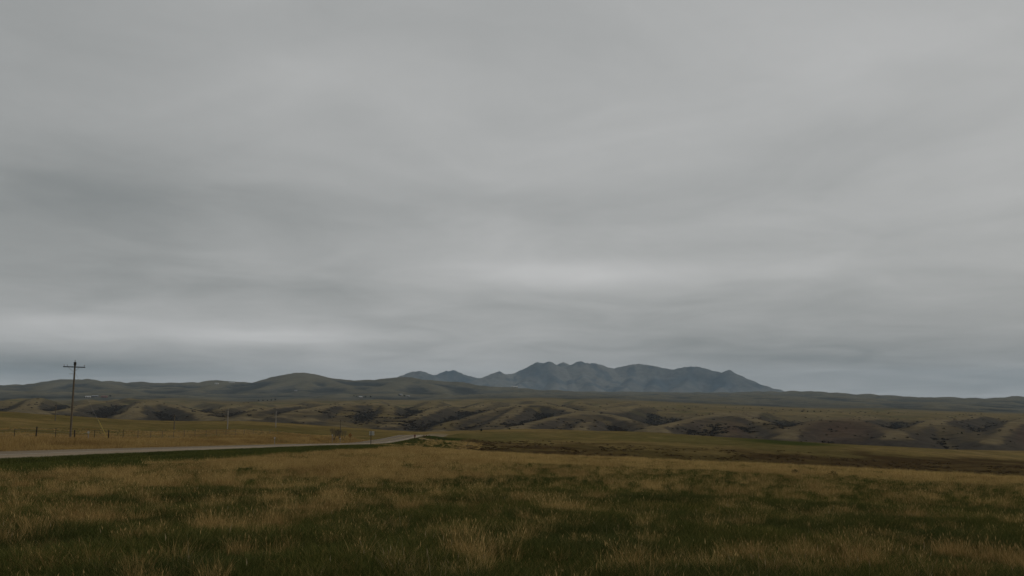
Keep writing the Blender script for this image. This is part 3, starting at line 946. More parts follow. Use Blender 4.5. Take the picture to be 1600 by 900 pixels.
# brush in the draws -------------------------------------------------
def bush_source(name, mat, n, rng, flat=0.75, leaf=0.22):
    co, fc, sh = [], [], []
    cs = [(rng.normal() * 0.45, rng.normal() * 0.45, 0.35 + 0.45 * rng.random(), 0.35 + 0.3 * rng.random()) for _ in range(6)]
    for _ in range(n):
        cx, cy, cz, cr = cs[rng.integers(0, len(cs))]
        d = rng.normal(size=3); d /= np.linalg.norm(d)
        p = np.array([cx, cy, cz]) + d * cr * rng.random() ** 0.4
        p[2] = abs(p[2]) * flat
        u = rng.normal(size=3); u /= np.linalg.norm(u); v = np.cross(u, rng.normal(size=3)); v /= np.linalg.norm(v)
        l = leaf * (0.5 + rng.random())
        b = len(co)
        co += [p - u * l, p + v * l * .7, p + u * l, p - v * l * .7]; sh += [rng.random()] * 4
        fc.append((b, b + 1, b + 2, b + 3))
    me = np_mesh(name, np.array(co), np.array(fc), {'shade': ('FLOAT', np.array(sh, np.float32))})
    me.materials.append(mat)
    return bpy.data.objects.new(name, me)


M_BRUSH = blade_mat('bare_brush', [(0.0, (0.028, 0.024, 0.019)), (1.0, (0.072, 0.060, 0.046)), (0.5, (0.046, 0.039, 0.030))], (0.75, 0.75, 0.8), (1.2, 1.1, 1.0), 0.1)
BUSH = [bush_source('brush_clump', M_BRUSH, 90, rngb) for _ in range(3)]


def scatter_brush():
    rng = np.random.default_rng(31)
    # candidates over the hill country
    n = 420000
    r = np.exp(rng.random(n) * (math.log(2300) - math.log(780)) + math.log(780)); a = (rng.random(n) * 2 - 1) * R(35)
    x, y = r * np.sin(a), r * np.cos(a)
    ia = np.clip(np.searchsorted(AZ, a), 0, NA - 1); ir = np.clip(np.searchsorted(RR, r), 0, NR - 1)
    g = GULLY[ir, ia]
    p = np.clip(brush_mask(x, y, r, g) + 0.008, 0, 1) * (r / 2300) ** 0.6
    k = rng.random(n) < p * 0.55
    x, y = x[k], y[k]
    print('brush', len(x))
    s = 0.6 + 1.1 * rng.random(len(x)) ** 1.5
    P = np.stack([x, y, zg(x, y) - 0.1], -1)
    scatter('brush', P, rng.random(len(s)) * 6.283, np.stack([s * 1.5, s * 1.5, s], -1), rng.integers(0, 3, len(s)), rng.random(len(s)), BUSH, 'dark leafless brush filling the draws between the rolling hills')
    # low reddish brown scrub in the swale beyond the field
    n = 22000
    y = 120 + 200 * rng.random(n); u = 650 + 1150 * rng.random(n); x = (u - 800) / F * y
    k = rng.random(n) < np.clip(0.25 + 0.9 * fbm(x / 14, y / 22, 3, 271), 0, 1) * sstep(335, 270, y)
    x, y = x[k], y[k]
    s = 0.16 + 0.26 * rng.random(len(x)) ** 2
    P = np.stack([x, y, zg(x, y) - 0.05], -1)
    scatter('scrub', P, rng.random(len(s)) * 6.283, np.stack([s * 1.6, s * 1.6, s * 0.8], -1), rng.integers(0, 3, len(s)), rng.random(len(s)), SCRUB, 'low reddish brown scrub covering the swale behind the field')


M_SCRUB = blade_mat('reddish_scrub', [(0.0, (0.044, 0.028, 0.013)), (1.0, (0.10, 0.068, 0.032)), (0.5, (0.068, 0.045, 0.021))], (0.8, 0.75, 0.75), (1.15, 1.15, 1.0), 0.1)
SCRUB = [bush_source('scrub_clump', M_SCRUB, 80, rngb) for _ in range(2)]
SCRUB.append(SCRUB[0])
scatter_brush()

# ------------------------------------------------------------------ materials for built things
wood_pole = noisy_mat('weathered_pole_wood', (0.075, 0.060, 0.042), (0.15, 0.12, 0.085), 6.0, 0.9, 0.1, 6, (4, 4, 0.4))
wood_dark = noisy_mat('dark_creosote_wood', (0.018, 0.016, 0.014), (0.045, 0.038, 0.03), 6.0, 0.9, 0.1, 6, (4, 4, 0.6))
wood_post = noisy_mat('grey_brown_post_wood', (0.035, 0.028, 0.02), (0.085, 0.066, 0.045), 8.0, 0.9, 0.1, 6, (4, 4, 0.6))
galv = noisy_mat('galvanised_metal', (0.16, 0.16, 0.16), (0.30, 0.30, 0.29), 5.0, 0.5, 0.5, 4)
porcelain = noisy_mat('grey_porcelain', (0.14, 0.13, 0.12), (0.24, 0.22, 0.20), 10.0, 0.3, 0.5)
yellow_pl = noisy_mat('faded_yellow_plastic', (0.36, 0.27, 0.04), (0.50, 0.38, 0.07), 5.0, 0.6, 0.3)
white_pt = noisy_mat('dirty_white_paint', (0.34, 0.32, 0.28), (0.48, 0.45, 0.40), 3.0, 0.6, 0.3)
grey_white = noisy_mat('pale_aluminium', (0.34, 0.33, 0.27), (0.44, 0.42, 0.35), 4.0, 0.55, 0.4)
orange_pt = noisy_mat('faded_orange_sign_face', (0.20, 0.095, 0.022), (0.27, 0.135, 0.035), 4.0, 0.6, 0.3)
red_pt = noisy_mat('faded_red_reflector', (0.16, 0.075, 0.055), (0.21, 0.10, 0.075), 4.0, 0.5, 0.4)
roof_grey = noisy_mat('grey_metal_roof', (0.17, 0.18, 0.20), (0.24, 0.25, 0.27), 0.4, 0.5, 0.3, 4, (0.3, 3, 1))
roof_white = noisy_mat('white_metal_roof', (0.34, 0.34, 0.34), (0.44, 0.44, 0.44), 0.4, 0.5, 0.3)
wall_red = noisy_mat('barn_red_boards', (0.13, 0.055, 0.045), (0.19, 0.08, 0.065), 0.6, 0.8, 0.2, 5, (3, 3, 0.3))
wall_white = noisy_mat('white_boards', (0.30, 0.28, 0.24), (0.40, 0.37, 0.32), 0.6, 0.8, 0.2)
wall_dark = noisy_mat('dark_brown_boards', (0.05, 0.042, 0.036), (0.09, 0.075, 0.06), 0.6, 0.8, 0.2)
dark_open = noisy_mat('dark_doorway', (0.012, 0.012, 0.012), (0.022, 0.02, 0.02), 1.0)
bark = noisy_mat('grey_bark', (0.05, 0.044, 0.038), (0.10, 0.09, 0.076), 5.0, 0.9, 0.1)
M_TWIG = blade_mat('bare_twigs', [(0.0, (0.05, 0.042, 0.034)), (1.0, (0.11, 0.093, 0.072)), (0.5, (0.078, 0.066, 0.052))], (1, 1, 1), (1, 1, 1), 0.1)
M_DARKLEAF = blade_mat('dark_evergreen', [(0.0, (0.012, 0.016, 0.010)), (1.0, (0.038, 0.044, 0.026)), (0.5, (0.022, 0.028, 0.016))], (1, 1, 1), (1, 1, 1), 0.1)

faded_pole = noisy_mat('faded_pole_wood', (0.085, 0.07, 0.05), (0.15, 0.125, 0.09), 6.0, 0.9, 0.1, 6, (4, 4, 0.4))

# ------------------------------------------------------------------ utility poles
def utility_pole(px, D, H, label, full=True, lean=0.0, dark=True, arm=1.5):
    x = ray(px, 690)[0] * D
    z = float(zg(x, D))
    t = empty('utility_pole', (x, D, z))
    t.rotation_euler = (0, lean, 0)
    MB().tube([(0, 0, -0.4), (0, 0, H * 0.5), (0, 0, H)], [0.145, 0.125, 0.105] if full else [0.16, 0.14, 0.12], 10).build('pole', wood_pole if full else faded_pole, t)
    if full:
        tilt = Matrix.Rotation(R(1.8), 3, 'Y')
        MB().box((0, -0.17, H - 0.62), (arm * 2, 0.10, 0.13), tilt, 0.01).build('crossarm', wood_dark, t)
        for s in (-1, 1):
            MB().tube([(s * 0.72, -0.23, H - 0.70), (s * 0.05, -0.19, H - 1.28)], 0.022, 6).build('brace', galv, t)
        MB().box((0, 0, H - 0.18), (0.28, 0.28, 0.5), None, 0.05).build('pole_cap', wood_dark, t)
        for sx in (-arm + 0.12, -arm * 0.62, arm - 0.12):
            zz = H - 0.62 - sx * math.tan(R(1.8))
            MB().tube([(sx, -0.17, zz + 0.06), (sx, -0.17, zz + 0.16), (sx, -0.17, zz + 0.18), (sx, -0.17, zz + 0.25), (sx, -0.17, zz + 0.30)], [0.018, 0.018, 0.06, 0.065, 0.03], 8).build('insulator', porcelain, t)
        MB().tube([(0, 0, H), (0, 0, H + 0.14), (0, 0, H + 0.16), (0, 0, H + 0.27), (0, 0, H + 0.32)], [0.02, 0.02, 0.06, 0.065, 0.03], 8).build('insulator', porcelain, t)
        MB().box((-0.36, -0.02, H - 1.55), (0.62, 0.05, 0.05)).build('bracket', galv, t)
    else:
        MB().box((0, -0.14, H - 0.35), (0.9, 0.08, 0.09), None, 0.008).build('crossarm', wood_dark, t)
        for s in (-0.38, 0.38):
            MB().tube([(s, -0.14, H - 0.31), (s, -0.14, H - 0.2), (s, -0.14, H - 0.1)], [0.02, 0.05, 0.03], 6).build('insulator', porcelain, t)
    tag(t, label, 'utility pole', 'utility poles along the road')
    return t


def pole_height(px, D, ytop):
    a, b = ray(px, ytop)
    return EYE + b * D - float(zg(a * D, D))


p_main = utility_pole(109.5, 117.0, pole_height(110, 117.0, 566), 'tall weathered wooden utility pole with crossarm and braces beside the road', True, 0.0)
# guy wire with its yellow guard, running from the main pole to the ground
H0 = pole_height(110, 117.0, 566)
gx, gy, gz = hit(168, 686, 80, 140)
lx, ly, lz = gx - p_main.location.x, gy - p_main.location.y, gz - p_main.location.z
top = Vector((0.05, -0.1, H0 - 1.2)); foot = Vector((lx, ly, lz))
gw = MB().tube([top, foot + Vector((0, 0, -0.2))], 0.008, 5).build('guy_wire', galv, p_main)
d_ = (top - foot).normalized()
MB().tube([foot - d_ * 0.1, foot + d_ * 3.0], 0.035, 8).build('guy_guard', yellow_pl, p_main)

utility_pole(84, 300.0, pole_height(84, 300.0, 632), 'faint slender pole standing in the pasture left of the big crossarm pole', False)
utility_pole(271, 240.0, pole_height(271, 240.0, 648), 'slender dark pole on the pasture midway between the big pole and the pale pole', False)
pl = utility_pole(354.5, 262.0, pole_height(354.5, 262.0, 639), 'pale slender pole rising above the pasture left of the far road dip', False)
pm = utility_pole(430, 330.0, pole_height(430, 330.0, 642), 'thin pale pole standing at the pasture edge in front of the dark draw', False)
ps = utility_pole(531.5, 300.0, pole_height(531.5, 300.0, 656), 'thin grey pole rising out of the leafless bushes beside the road', False)
pf = utility_pole(692, 1250.0, pole_height(692, 1250.0, 625), 'tiny faraway pole on the tan spur beyond the road crest', False)
pale_pole = noisy_mat('sun_bleached_pole_wood', (0.22, 0.20, 0.17), (0.32, 0.29, 0.25), 6.0, 0.9, 0.1, 6, (4, 4, 0.4))
for o in (pl, pm):
    for c in o.children:
        if c.name.startswith('pole'):
            c.data.materials[0] = pale_pole

# ------------------------------------------------------------------ fence
def fence():
    FX = -57.6
    ys = [73.5, 78.2, 82.4, 87.0, 91.2, 95.6, 100.0, 104.4, 109.0, 113.6, 118.9, 123.3, 127.8, 132.8, 137.4, 142.0, 147.0, 152.0, 157.0, 162.5, 168.0, 174.0, 180.0, 186.0, 192.0, 198.0, 205.0, 212.0]
    t = empty('wire_fence', (FX, ys[0], float(zg(FX, ys[0]))))
    ox, oy, oz = t.location
    tops = []
    rng = random.Random(3)
    for i, y in enumerate(ys):
        x = FX + rng.uniform(-0.12, 0.12)
        z = float(zg(x, y))
        h = 1.25 + rng.uniform(-0.12, 0.14)
        thick = 0.075 if i in (7, 9, 1, 11) else 0.042
        lx, ly = rng.uniform(-0.06, 0.06), rng.uniform(-0.06, 0.06)
        MB().tube([(x - ox, y - oy, z - oz - 0.3), (x - ox + lx, y - oy + ly, z - oz + h)], [thick * 1.1, thick], 7).build('fence_post', wood_dark if thick > 0.06 else faded_pole if i > 12 else wood_post, t)
        tops.append((x - ox + lx, y - oy + ly, z - oz + h))
    for hgt in (0.12, 0.42, 0.72, 1.0):
        pts = []
        for a, b in zip(tops, tops[1:]):
            pts.append((a[0], a[1], a[2] - hgt))
            pts.append(((a[0] + b[0]) / 2, (a[1] + b[1]) / 2, (a[2] + b[2]) / 2 - hgt - 0.03))
        MB().tube(pts, 0.003, 4).build('wire', galv, t)
    tag(t, 'weathered wire fence on uneven wooden posts running beside the road', 'fence')


fence()

# ------------------------------------------------------------------ signs and markers by the road
def on_road_side(X, px):
    D = X / ray(px, 690)[0]
    return X, D, float(zg(X, D))


# pale rectangular sign, seen from behind, with a dark post
x, y, z = on_road_side(-28.6, 579.5)
t = empty('road_sign', (x, y, z))
ztop = EYE + ray(579.5, 673.3)[1] * y - z
MB().box((0, 0, ztop / 2 - 0.15), (0.12, 0.10, ztop + 0.3), None, 0.01).build('post', wood_dark, t)
MB().box((0.14, 0.09, ztop - 0.48), (1.0, 0.03, 0.80), None, 0.01).build('sign_panel', grey_white, t)
for dz in (0.25, 0.7):
    MB().tube([(0, -0.075, ztop - dz), (0, 0.12, ztop - dz)], 0.02, 6).build('bolt', galv, t)
tag(t, 'pale rectangular road sign seen from behind on a dark post at the near verge', 'road sign')

# orange diamond beyond the road
x, y, z = on_road_side(-40.2, 547)
t = empty('warning_sign', (x, y, z))
zc = EYE + ray(547, 680)[1] * y - z
MB().box((0, 0.05, zc / 2), (0.09, 0.07, zc + 0.6), None, 0.008).build('post', wood_post, t)
MB().box((0, 0, zc), (0.80, 0.025, 0.80), Matrix.Rotation(R(45), 3, 'Y'), 0.01).build('sign_face', orange_pt, t)
tag(t, 'faded orange diamond warning sign on the far roadside beyond the bushes', 'road sign')

for px, yt, lab in ((519, 679.2, 'white reflector post left of the leafless bushes by the road'), (531.5, 684.2, 'short white reflector post in front of the leafless bushes'),
                    (429, 683.0, 'small pale marker post at the far road edge below the thin pale pole'), (137.5, 674.0, 'small pale marker post beside the fence near the big pole')):
    X = -39.6 if px > 300 else -53.0
    x, y, z = on_road_side(X, px)
    t = empty('marker_post', (x, y, z))
    zt = max(0.8, EYE + ray(px, yt)[1] * y - z)
    MB().box((0, 0, zt / 2 - 0.1), (0.10, 0.05, zt + 0.2), None, 0.008).build('post', pale_pole, t)
    MB().tube([(0, -0.03, zt - 0.12), (0, -0.055, zt - 0.12)], [0.14, 0.14], 10).build('reflector', white_pt, t)
    tag(t, lab, 'marker post', 'marker posts along the road')

x, y, z = on_road_side(-29.2, 648)
t = empty('hazard_marker', (x, y, z))
MB().box((0, 0, 0.55), (0.08, 0.06, 1.5), None, 0.008).build('post', wood_post, t)
MB().box((0, -0.05, 0.85), (0.55, 0.025, 0.75), None, 0.01).build('sign_face', red_pt, t)
tag(t, 'reddish hazard marker at the crest where the road drops away', 'road marker')


# ------------------------------------------------------------------ bushes and trees
def leaf_cloud(n, rad, center, leaf, rng, hollow=0.5, squash=(1, 1, 1)):
    d = rng.normal(size=(n, 3)); d /= np.linalg.norm(d, axis=1)[:, None]
    lob = 0.75 + 0.35 * np.sin(d[:, 0] * 3.1 + rng.random() * 6) * np.cos(d[:, 1] * 2.7 + rng.random() * 6) + 0.15 * rng.normal(size=n)
    p = d * (rad * lob * (hollow + (1 - hollow) * rng.random(n)))[:, None] * np.array(squash) + np.array(center)
    u = rng.normal(size=(n, 3)); u /= np.linalg.norm(u, axis=1)[:, None]
    v = np.cross(u, rng.normal(size=(n, 3))); v /= np.linalg.norm(v, axis=1)[:, None]
    l = (leaf * (0.5 + rng.random(n)))[:, None]
    co = np.stack([p - u * l, p + v * l * .7, p + u * l, p - v * l * .7], 1).reshape(-1, 3)
    fc = np.arange(4 * n).reshape(-1, 4)
    return co, fc, np.repeat(rng.random(n), 4).astype(np.float32)


def leafy(name, x, y, z, rad, h, mat, label, cat, group=None, seed=1, n=220, trunk=True, leaf=0.16):
    rng = np.random.default_rng(seed)
    t = empty(name, (x, y, z))
    co, fc, sh = leaf_cloud(n, rad, (0, 0, h - rad * 0.75), rad * leaf, rng, 0.45, (1, 1, 0.85))
    me = np_mesh('crown', co, fc, {'shade': ('FLOAT', sh)})
    mesh_obj('crown', me, mat, t)
    if trunk:
        MB().tube([(0, 0, -0.3), (rad * 0.05, 0, h * 0.35), (0, 0, h * 0.7)], [rad * 0.09, rad * 0.06, rad * 0.02], 6).build('trunk', bark, t)
    tag(t, label, cat, group)
    return t


def bare_bush(px, D, h, spread, label, seed):
    rng = random.Random(seed)
    x = ray(px, 690)[0] * D
    z = float(zg(x, D))
    m = MB()

    def grow(p, d, l, r, depth):
        q = p + d * l
        m.tube([p, (p + q) / 2 + Vector((rng.uniform(-1, 1), rng.uniform(-1, 1), 0)) * l * 0.06, q], [r, r * 0.85, r * 0.65], 4)
        if depth >= 4: return
        for _ in range(3 if depth < 3 else 2):
            nd = (d + Vector((rng.uniform(-1, 1), rng.uniform(-1, 1), rng.uniform(-0.2, 0.7))) * 0.55).normalized()
            grow(q, nd, l * rng.uniform(0.6, 0.8), r * 0.6, depth + 1)
    for k in range(7):
        a = rng.uniform(0, 6.28)
        b = Vector((math.cos(a), math.sin(a), 0)) * rng.uniform(0, 0.12)
        grow(b + Vector((0, 0, -0.2)), Vector((math.cos(a) * 0.2 * spread, math.sin(a) * 0.2 * spread, 1)).normalized(), h * 0.33, 0.05, 0)
    t = m.build('leafless_bush', twig_mat); t.location = (x, D, z)
    tag(t, label, 'bush', 'leafless bushes by the road')


twig_mat = noisy_mat('brown_twigs', (0.075, 0.063, 0.046), (0.125, 0.105, 0.076), 3.0, 0.9, 0.1)
bare_bush(521, 206, 3.6, 2.2, 'leafless grey brown bush left of its twin by the far roadside', 4)
bare_bush(534, 212, 3.3, 2.4, 'leafless grey brown bush nearest the orange sign by the far roadside', 9)

# lone dark bushes dotted over the meadows and hills
for i, (px, py, d0, d1, rad, h, lab) in enumerate([
        (752, 674, 380, 520, 0.95, 1.5, 'lone round black-green bush on the meadow right of the road crest'),
        (796, 670, 400, 560, 0.9, 0.9, 'low dark bush at the meadow edge below the middle spur'),
        (526, 648, 1000, 1500, 1.6, 2.4, 'single dark bush on the tan slope between two dark draws'),
        (1503, 678, 850, 1200, 1.6, 2.2, 'single dark bush on the brown slope near the right edge'),
        (1243, 743, 40, 75, 0.42, 0.42, 'low dark weed clump on the field crest right of centre'),
        (1301, 745, 40, 75, 0.40, 0.4, 'tiny dark weed clump on the field crest near the right'),
        (1172, 664, 850, 1300, 1.4, 1.9, 'small dark bush on the pale spur right of the brown scar')]):
    X, Y, Z = hit(px, py, d0, d1)
    leafy('dark_bush', X, Y, Z - 0.05, rad, h, M_DARKLEAF, lab, 'bush', None, 40 + i, 420 if d1 < 100 else 160, False, 0.09 if d1 < 100 else 0.16)


# ------------------------------------------------------------------ farm buildings far away
def gabled(px, py, d0, d1, wid, dep, wall_h, roof_h, wmat, rmat, label, rz=0.0, door=True, window=True, name='barn', cat='barn', group='farm buildings on the far plain'):
    X, Y, Z = hit(px, py, d0, d1)
    t = empty(name, (X, Y, Z), rz)
    MB().box((0, 0, wall_h / 2 - 0.6), (wid, dep, wall_h + 1.2)).build('wall', wmat, t)
    m = MB()
    a, b = wid / 2 + 0.4, dep / 2 + 0.5
    vs = [(-a, -b, wall_h), (a, -b, wall_h), (a, b, wall_h), (-a, b, wall_h), (-a, 0, wall_h + roof_h), (a, 0, wall_h + roof_h)]
    bv = [m.bm.verts.new(v) for v in vs]
    for f in ((0, 1, 5, 4), (2, 3, 4, 5), (0, 4, 3), (1, 2, 5), (3, 2, 1, 0)):
        m.bm.faces.new([bv[k] for k in f])
    m.build('roof', rmat, t)
    if door:
        MB().box((-wid * 0.18, -dep / 2 - 0.05, wall_h * 0.4), (min(3.6, wid * 0.25), 0.16, wall_h * 0.8)).build('door', dark_open, t)
    if window:
        for k in (0.12, 0.32):
            MB().box((wid * k, -dep / 2 - 0.04, wall_h * 0.55), (1.5, 0.12, 1.3)).build('window', dark_open, t)
    tag(t, label, cat, group)
    return t


gabled(137.5, 621.3, 1800, 3600, 17, 9, 3.4, 2.6, wall_white, roof_white, 'white walled shed with dark open end, leftmost of the far farm', 0.1)
gabled(148.5, 620.4, 1800, 3600, 22, 9, 3.2, 2.6, wall_dark, roof_grey, 'long shed with blue grey roof in the middle of the far farm', -0.05)
gabled(163, 621, 1800, 3600, 19, 10, 3.6, 3.0, wall_red, noisy_mat('rusty_red_roof', (0.15, 0.085, 0.07), (0.2, 0.12, 0.10), 0.5), 'reddish barn at the right end of the far farm', 0.08)
gabled(133, 621.5, 1800, 3600, 5, 5, 2.2, 1.2, wall_dark, dark_open, 'small dark hut at the left end of the far farm', 0.0, True, False, 'hut', 'hut')
X, Y, Z = hit(172, 621.2, 1800, 3600)
leafy('bare_tree', X, Y, Z, 5.0, 10.0, M_TWIG, 'rounded grey leafless tree beside the reddish far barn', 'tree', None, 71, 260)

gabled(338.5, 600.3, 4200, 5600, 22, 12, 4.5, 3.0, wall_white, roof_white, 'long white shed on the far ridge right of the big pole, left one', 0.0, True, False, 'shed', 'shed', 'white sheds on the far ridge')
gabled(362, 598.6, 4200, 5700, 32, 12, 3.5, 2.0, wall_white, roof_white, 'long low white shed on the far ridge skyline, right one', 0.0, True, False, 'shed', 'shed', 'white sheds on the far ridge')
gabled(462, 611.4, 3500, 5200, 14, 9, 4.0, 2.5, wall_white, roof_grey, 'pale farmhouse alone at the foot of the double topped hill', 0.2, True, True, 'farmhouse', 'house', None)
gabled(563.5, 621.2, 2600, 4200, 13, 8, 3.0, 2.2, wall_white, roof_white, 'small white farmhouse beside dark trees below the far hills', 0.1, True, True, 'farmhouse', 'house', None)
gabled(626, 618.6, 2800, 4600, 12, 9, 5.5, 3.0, wall_white, roof_grey, 'tall pale farmhouse with dark trees on the far hill foot', 0.0, True, True, 'farmhouse', 'house', None)
gabled(638, 619.5, 2800, 4600, 12, 7, 2.4, 1.5, wall_white, roof_grey, 'low pale shed right of the tall far farmhouse', 0.0, True, False, 'shed', 'shed', None)
gabled(806, 602.6, 5000, 9900, 24, 14, 8.0, 4, wall_white, roof_white, 'white house on the pale apron below the main mountain, right one', 0.0, True, True, 'farmhouse', 'house', 'white houses below the mountain')
gabled(801, 602.6, 5000, 9900, 18, 12, 6.0, 4, wall_white, roof_white, 'white house on the pale apron below the main mountain, left one', 0.0, True, True, 'farmhouse', 'house', 'white houses below the mountain')

for i, (px, py, d0, d1, rad, h, lab) in enumerate([
        (553, 620.2, 2600, 4200, 3.6, 7.5, 'dark tree left of the small white farmhouse, leftmost'), (556.5, 620.6, 2600, 4200, 3.2, 6.0, 'dark tree left of the small white farmhouse, close to it'),
        (571, 620.6, 2600, 4200, 4.6, 5.5, 'broad dark tree right of the small white farmhouse'), (579, 620.6, 2600, 4200, 4.4, 5.0, 'broad dark tree well right of the small white farmhouse'),
        (623.2, 618.8, 2800, 4600, 4.0, 8.0, 'dark tree touching the tall far farmhouse'), (632, 619.2, 2800, 4600, 4.8, 6.5, 'broad dark tree between far farmhouse and low shed'),
        (430, 625.5, 1900, 3200, 3.6, 5.5, 'dark bushy tree at the right end of the far shelterbelt'), (424, 625.8, 1900, 3200, 3.4, 4.5, 'dark bushy tree second from the right in the far shelterbelt'),
        (418, 626.2, 1900, 3200, 3.2, 4.0, 'dark bushy tree in the middle of the far shelterbelt'), (411, 626.4, 1900, 3200, 3.4, 4.2, 'dark bushy tree left of middle in the far shelterbelt'),
        (404, 626.4, 1900, 3200, 3.6, 4.6, 'dark bushy tree at the left end of the far shelterbelt'),
        (1253, 643.5, 1600, 2400, 2.6, 3.2, 'dark bushy tree at the left end of the right plateau tree row'), (1262, 643.4, 1600, 2400, 2.4, 2.8, 'dark bushy tree in the middle of the right plateau tree row'),
        (1272, 643.4, 1600, 2400, 2.6, 3.0, 'dark bushy tree at the right end of the right plateau tree row')]):
    X, Y, Z = hit(px, py, d0, d1)
    leafy('dark_tree', X, Y, Z, rad, h, M_DARKLEAF, lab, 'tree', 'dark trees on the far plain', 80 + i, 140)

# ------------------------------------------------------------------ world: overcast sky
SUN_EL, SUN_AZ = R(33), R(72)
w = bpy.data.worlds.new('World'); scene.world = w; w.use_nodes = True
nt = w.node_tree
for n in list(nt.nodes): nt.nodes.remove(n)
N, L = nt.nodes.new, nt.links.new
out = N('ShaderNodeOutputWorld'); bg = N('ShaderNodeBackground')
L(bg.outputs[0], out.inputs['Surface'])
sky = N('ShaderNodeTexSky'); sky.sky_type = 'NISHITA'; sky.sun_disc = False; sky.sun_elevation = SUN_EL; sky.sun_rotation = SUN_AZ
sky.air_density = 1.5; sky.dust_density = 4.0
STR = 0.10
tc = N('ShaderNodeTexCoord'); sep = N('ShaderNodeSeparateXYZ'); L(tc.outputs['Generated'], sep.inputs[0])


def M(op, a, b=None, c=None):
    n = N('ShaderNodeMath'); n.operation = op
    for i, v in enumerate((a, b, c)):
        if v is None: continue
        if isinstance(v, (int, float)): n.inputs[i].default_value = v
        else: L(v, n.inputs[i])
    return n.outputs[0]


dx_, dy_, dz_ = sep.outputs[0], sep.outputs[1], sep.outputs[2]
az_ = M('ABSOLUTE', dz_)
den = M('ADD', az_, 0.085)
cx = M('DIVIDE', dx_, den); cy = M('DIVIDE', dy_, den)


def layer(sx, sy, ox, oy, scale, detail, rough, dist=0.0):
    cmb = N('ShaderNodeCombineXYZ')
    L(M('MULTIPLY_ADD', cx, sx, ox), cmb.inputs[0]); L(M('MULTIPLY_ADD', cy, sy, oy), cmb.inputs[1])
    n = N('ShaderNodeTexNoise'); n.inputs['Scale'].default_value = scale; n.inputs['Detail'].default_value = detail
    n.inputs['Roughness'].default_value = rough; n.inputs['Distortion'].default_value = dist
    L(cmb.outputs[0], n.inputs['Vector'])
    return n.outputs['Fac']


n1 = layer(0.8, 1.0, 3.1, 1.7, 0.6, 4.0, 0.5, 0.6)
n2 = layer(0.9, 0.8, 8.3, 4.2, 1.4, 5.0, 0.5, 0.7)
n3 = layer(0.9, 0.8, 1.3, 9.2, 5.5, 8.0, 0.62, 1.2)
val = M('MULTIPLY_ADD', M('SUBTRACT', n1, 0.5), 0.15, 0.388)
val = M('MULTIPLY_ADD', M('SUBTRACT', n2, 0.5), 0.17, val)
val = M('MULTIPLY_ADD', M('SUBTRACT', n3, 0.5), 0.03, val)
ang = M('ARCTAN2', dx_, dy_)
ele = M('ARCSINE', dz_)
# thinner and thicker places in the deck: direction, extent, amount
for px, py, sx, sy, am in ((870, 432, 190, 26, 0.155), (230, 512, 330, 20, 0.075), (420, 526, 150, 11, 0.12), (120, 500, 160, 9, 0.04), (820, 190, 520, 150, 0.03), (170, 330, 330, 110, -0.115), (90, 575, 260, 22, -0.14),
                           (690, 318, 260, 28, -0.05), (640, 455, 330, 22, -0.04), (1300, 545, 420, 50, -0.115), (1530, 300, 220, 130, 0.045), (1350, 80, 320, 130, 0.05), (1100, 300, 200, 40, -0.025),
                           (1150, 422, 240, 18, 0.05), (60, 40, 300, 130, -0.06), (720, 575, 240, 14, 0.05), (1500, 600, 300, 16, -0.06)):
    X_, Z_ = ray(px, py)
    a0 = math.atan(X_); e0 = math.atan(Z_ / math.hypot(1, X_))
    sa, se = sx / F, sy / F
    q = M('ADD', M('POWER', M('ABSOLUTE', M('DIVIDE', M('SUBTRACT', ang, a0), sa)), 2.0), M('POWER', M('ABSOLUTE', M('DIVIDE', M('SUBTRACT', ele, e0), se)), 2.0))
    val = M('MULTIPLY_ADD', M('EXPONENT', M('MULTIPLY', q, -1.0)), am, val)
rp = N('ShaderNodeValToRGB')
e = rp.color_ramp.elements
e[0].position = 0.10; e[0].color = (0.086, 0.101, 0.105, 1)
e[1].position = 0.70; e[1].color = (0.70, 0.70, 0.69, 1)
for p_, c_ in ((0.20, (0.187, 0.203, 0.205)), (0.29, (0.281, 0.291, 0.289)), (0.42, (0.416, 0.421, 0.417)), (0.50, (0.498, 0.500, 0.497))):
    k = e.new(p_); k.color = (*c_, 1)
L(val, rp.inputs['Fac'])
up = N('ShaderNodeVectorMath'); up.operation = 'SCALE'; up.inputs['Scale'].default_value = 1.0 / STR
L(rp.outputs['Color'], up.inputs[0])
mx = N('ShaderNodeMix'); mx.data_type = 'RGBA'; mx.inputs['Factor'].default_value = 0.97      # thick cloud deck over the clear sky
L(sky.outputs['Color'], mx.inputs['A']); L(up.outputs['Vector'], mx.inputs['B'])
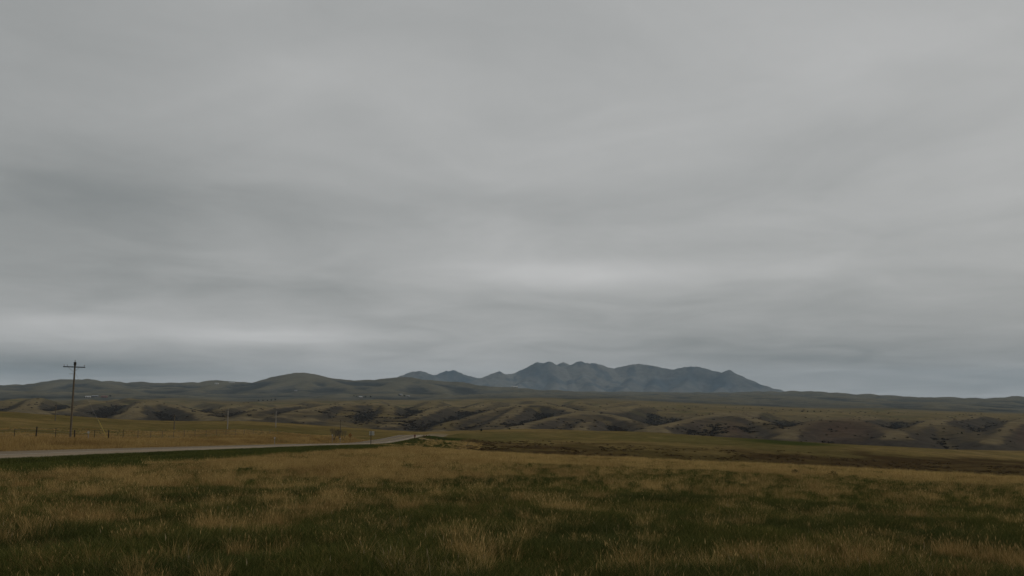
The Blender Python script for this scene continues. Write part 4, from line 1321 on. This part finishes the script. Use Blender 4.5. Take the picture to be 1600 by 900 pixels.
L(mx.outputs['Result'], bg.inputs['Color']); bg.inputs['Strength'].default_value = STR

sun = bpy.data.lights.new('sun', 'SUN'); sun.energy = 1.0; sun.angle = R(22); sun.color = (1.0, 0.96, 0.90)
so = bpy.data.objects.new('sun', sun); COL.objects.link(so)
sd = Vector((math.sin(SUN_AZ) * math.cos(SUN_EL), math.cos(SUN_AZ) * math.cos(SUN_EL), math.sin(SUN_EL)))
so.rotation_euler = sd.to_track_quat('Z', 'Y').to_euler()

# ------------------------------------------------------------------ haze
zmin, zmax = float(GZ.min()) - 1.0, float(GZ.max()) + 25.0
hz = MB().box((0, 0, (zmin + zmax) / 2), (36000, 36000, zmax - zmin)).build('haze', None)
hm = bpy.data.materials.new('haze_air'); hm.use_nodes = True
hn = hm.node_tree
for n in list(hn.nodes):
    if n.type != 'OUTPUT_MATERIAL': hn.nodes.remove(n)
pv = hn.nodes.new('ShaderNodeVolumePrincipled'); pv.inputs['Color'].default_value = (0.63, 0.83, 1.0, 1); pv.inputs['Density'].default_value = 3.0e-5
hn.links.new(pv.outputs[0], [n for n in hn.nodes if n.type == 'OUTPUT_MATERIAL'][0].inputs['Volume'])
hz.data.materials.append(hm)
tag(hz, 'thin bluish haze in the air over the prairie and mountains', 'haze', kind='stuff')

# ------------------------------------------------------------------ camera and render settings
cam = bpy.data.cameras.new('camera'); cam.sensor_width = 36.0; cam.lens = 36.0 * F / 1600.0
cam.clip_start = 0.05; cam.clip_end = 60000
co_ = bpy.data.objects.new('camera', cam); COL.objects.link(co_)
co_.location = (0, 0, EYE); co_.rotation_euler = (math.pi / 2 + PITCH, 0, 0)
scene.camera = co_
scene.view_settings.view_transform = 'Standard'; scene.view_settings.look = 'None'
scene.view_settings.exposure = 0.0; scene.view_settings.gamma = 1.0
try: scene.view_settings.use_curve_mapping = False
except Exception: pass
scene.render.engine = 'CYCLES'
cy_ = scene.cycles
cy_.max_bounces = 4; cy_.diffuse_bounces = 2; cy_.glossy_bounces = 1; cy_.transmission_bounces = 2; cy_.volume_bounces = 0
cy_.use_denoising = True
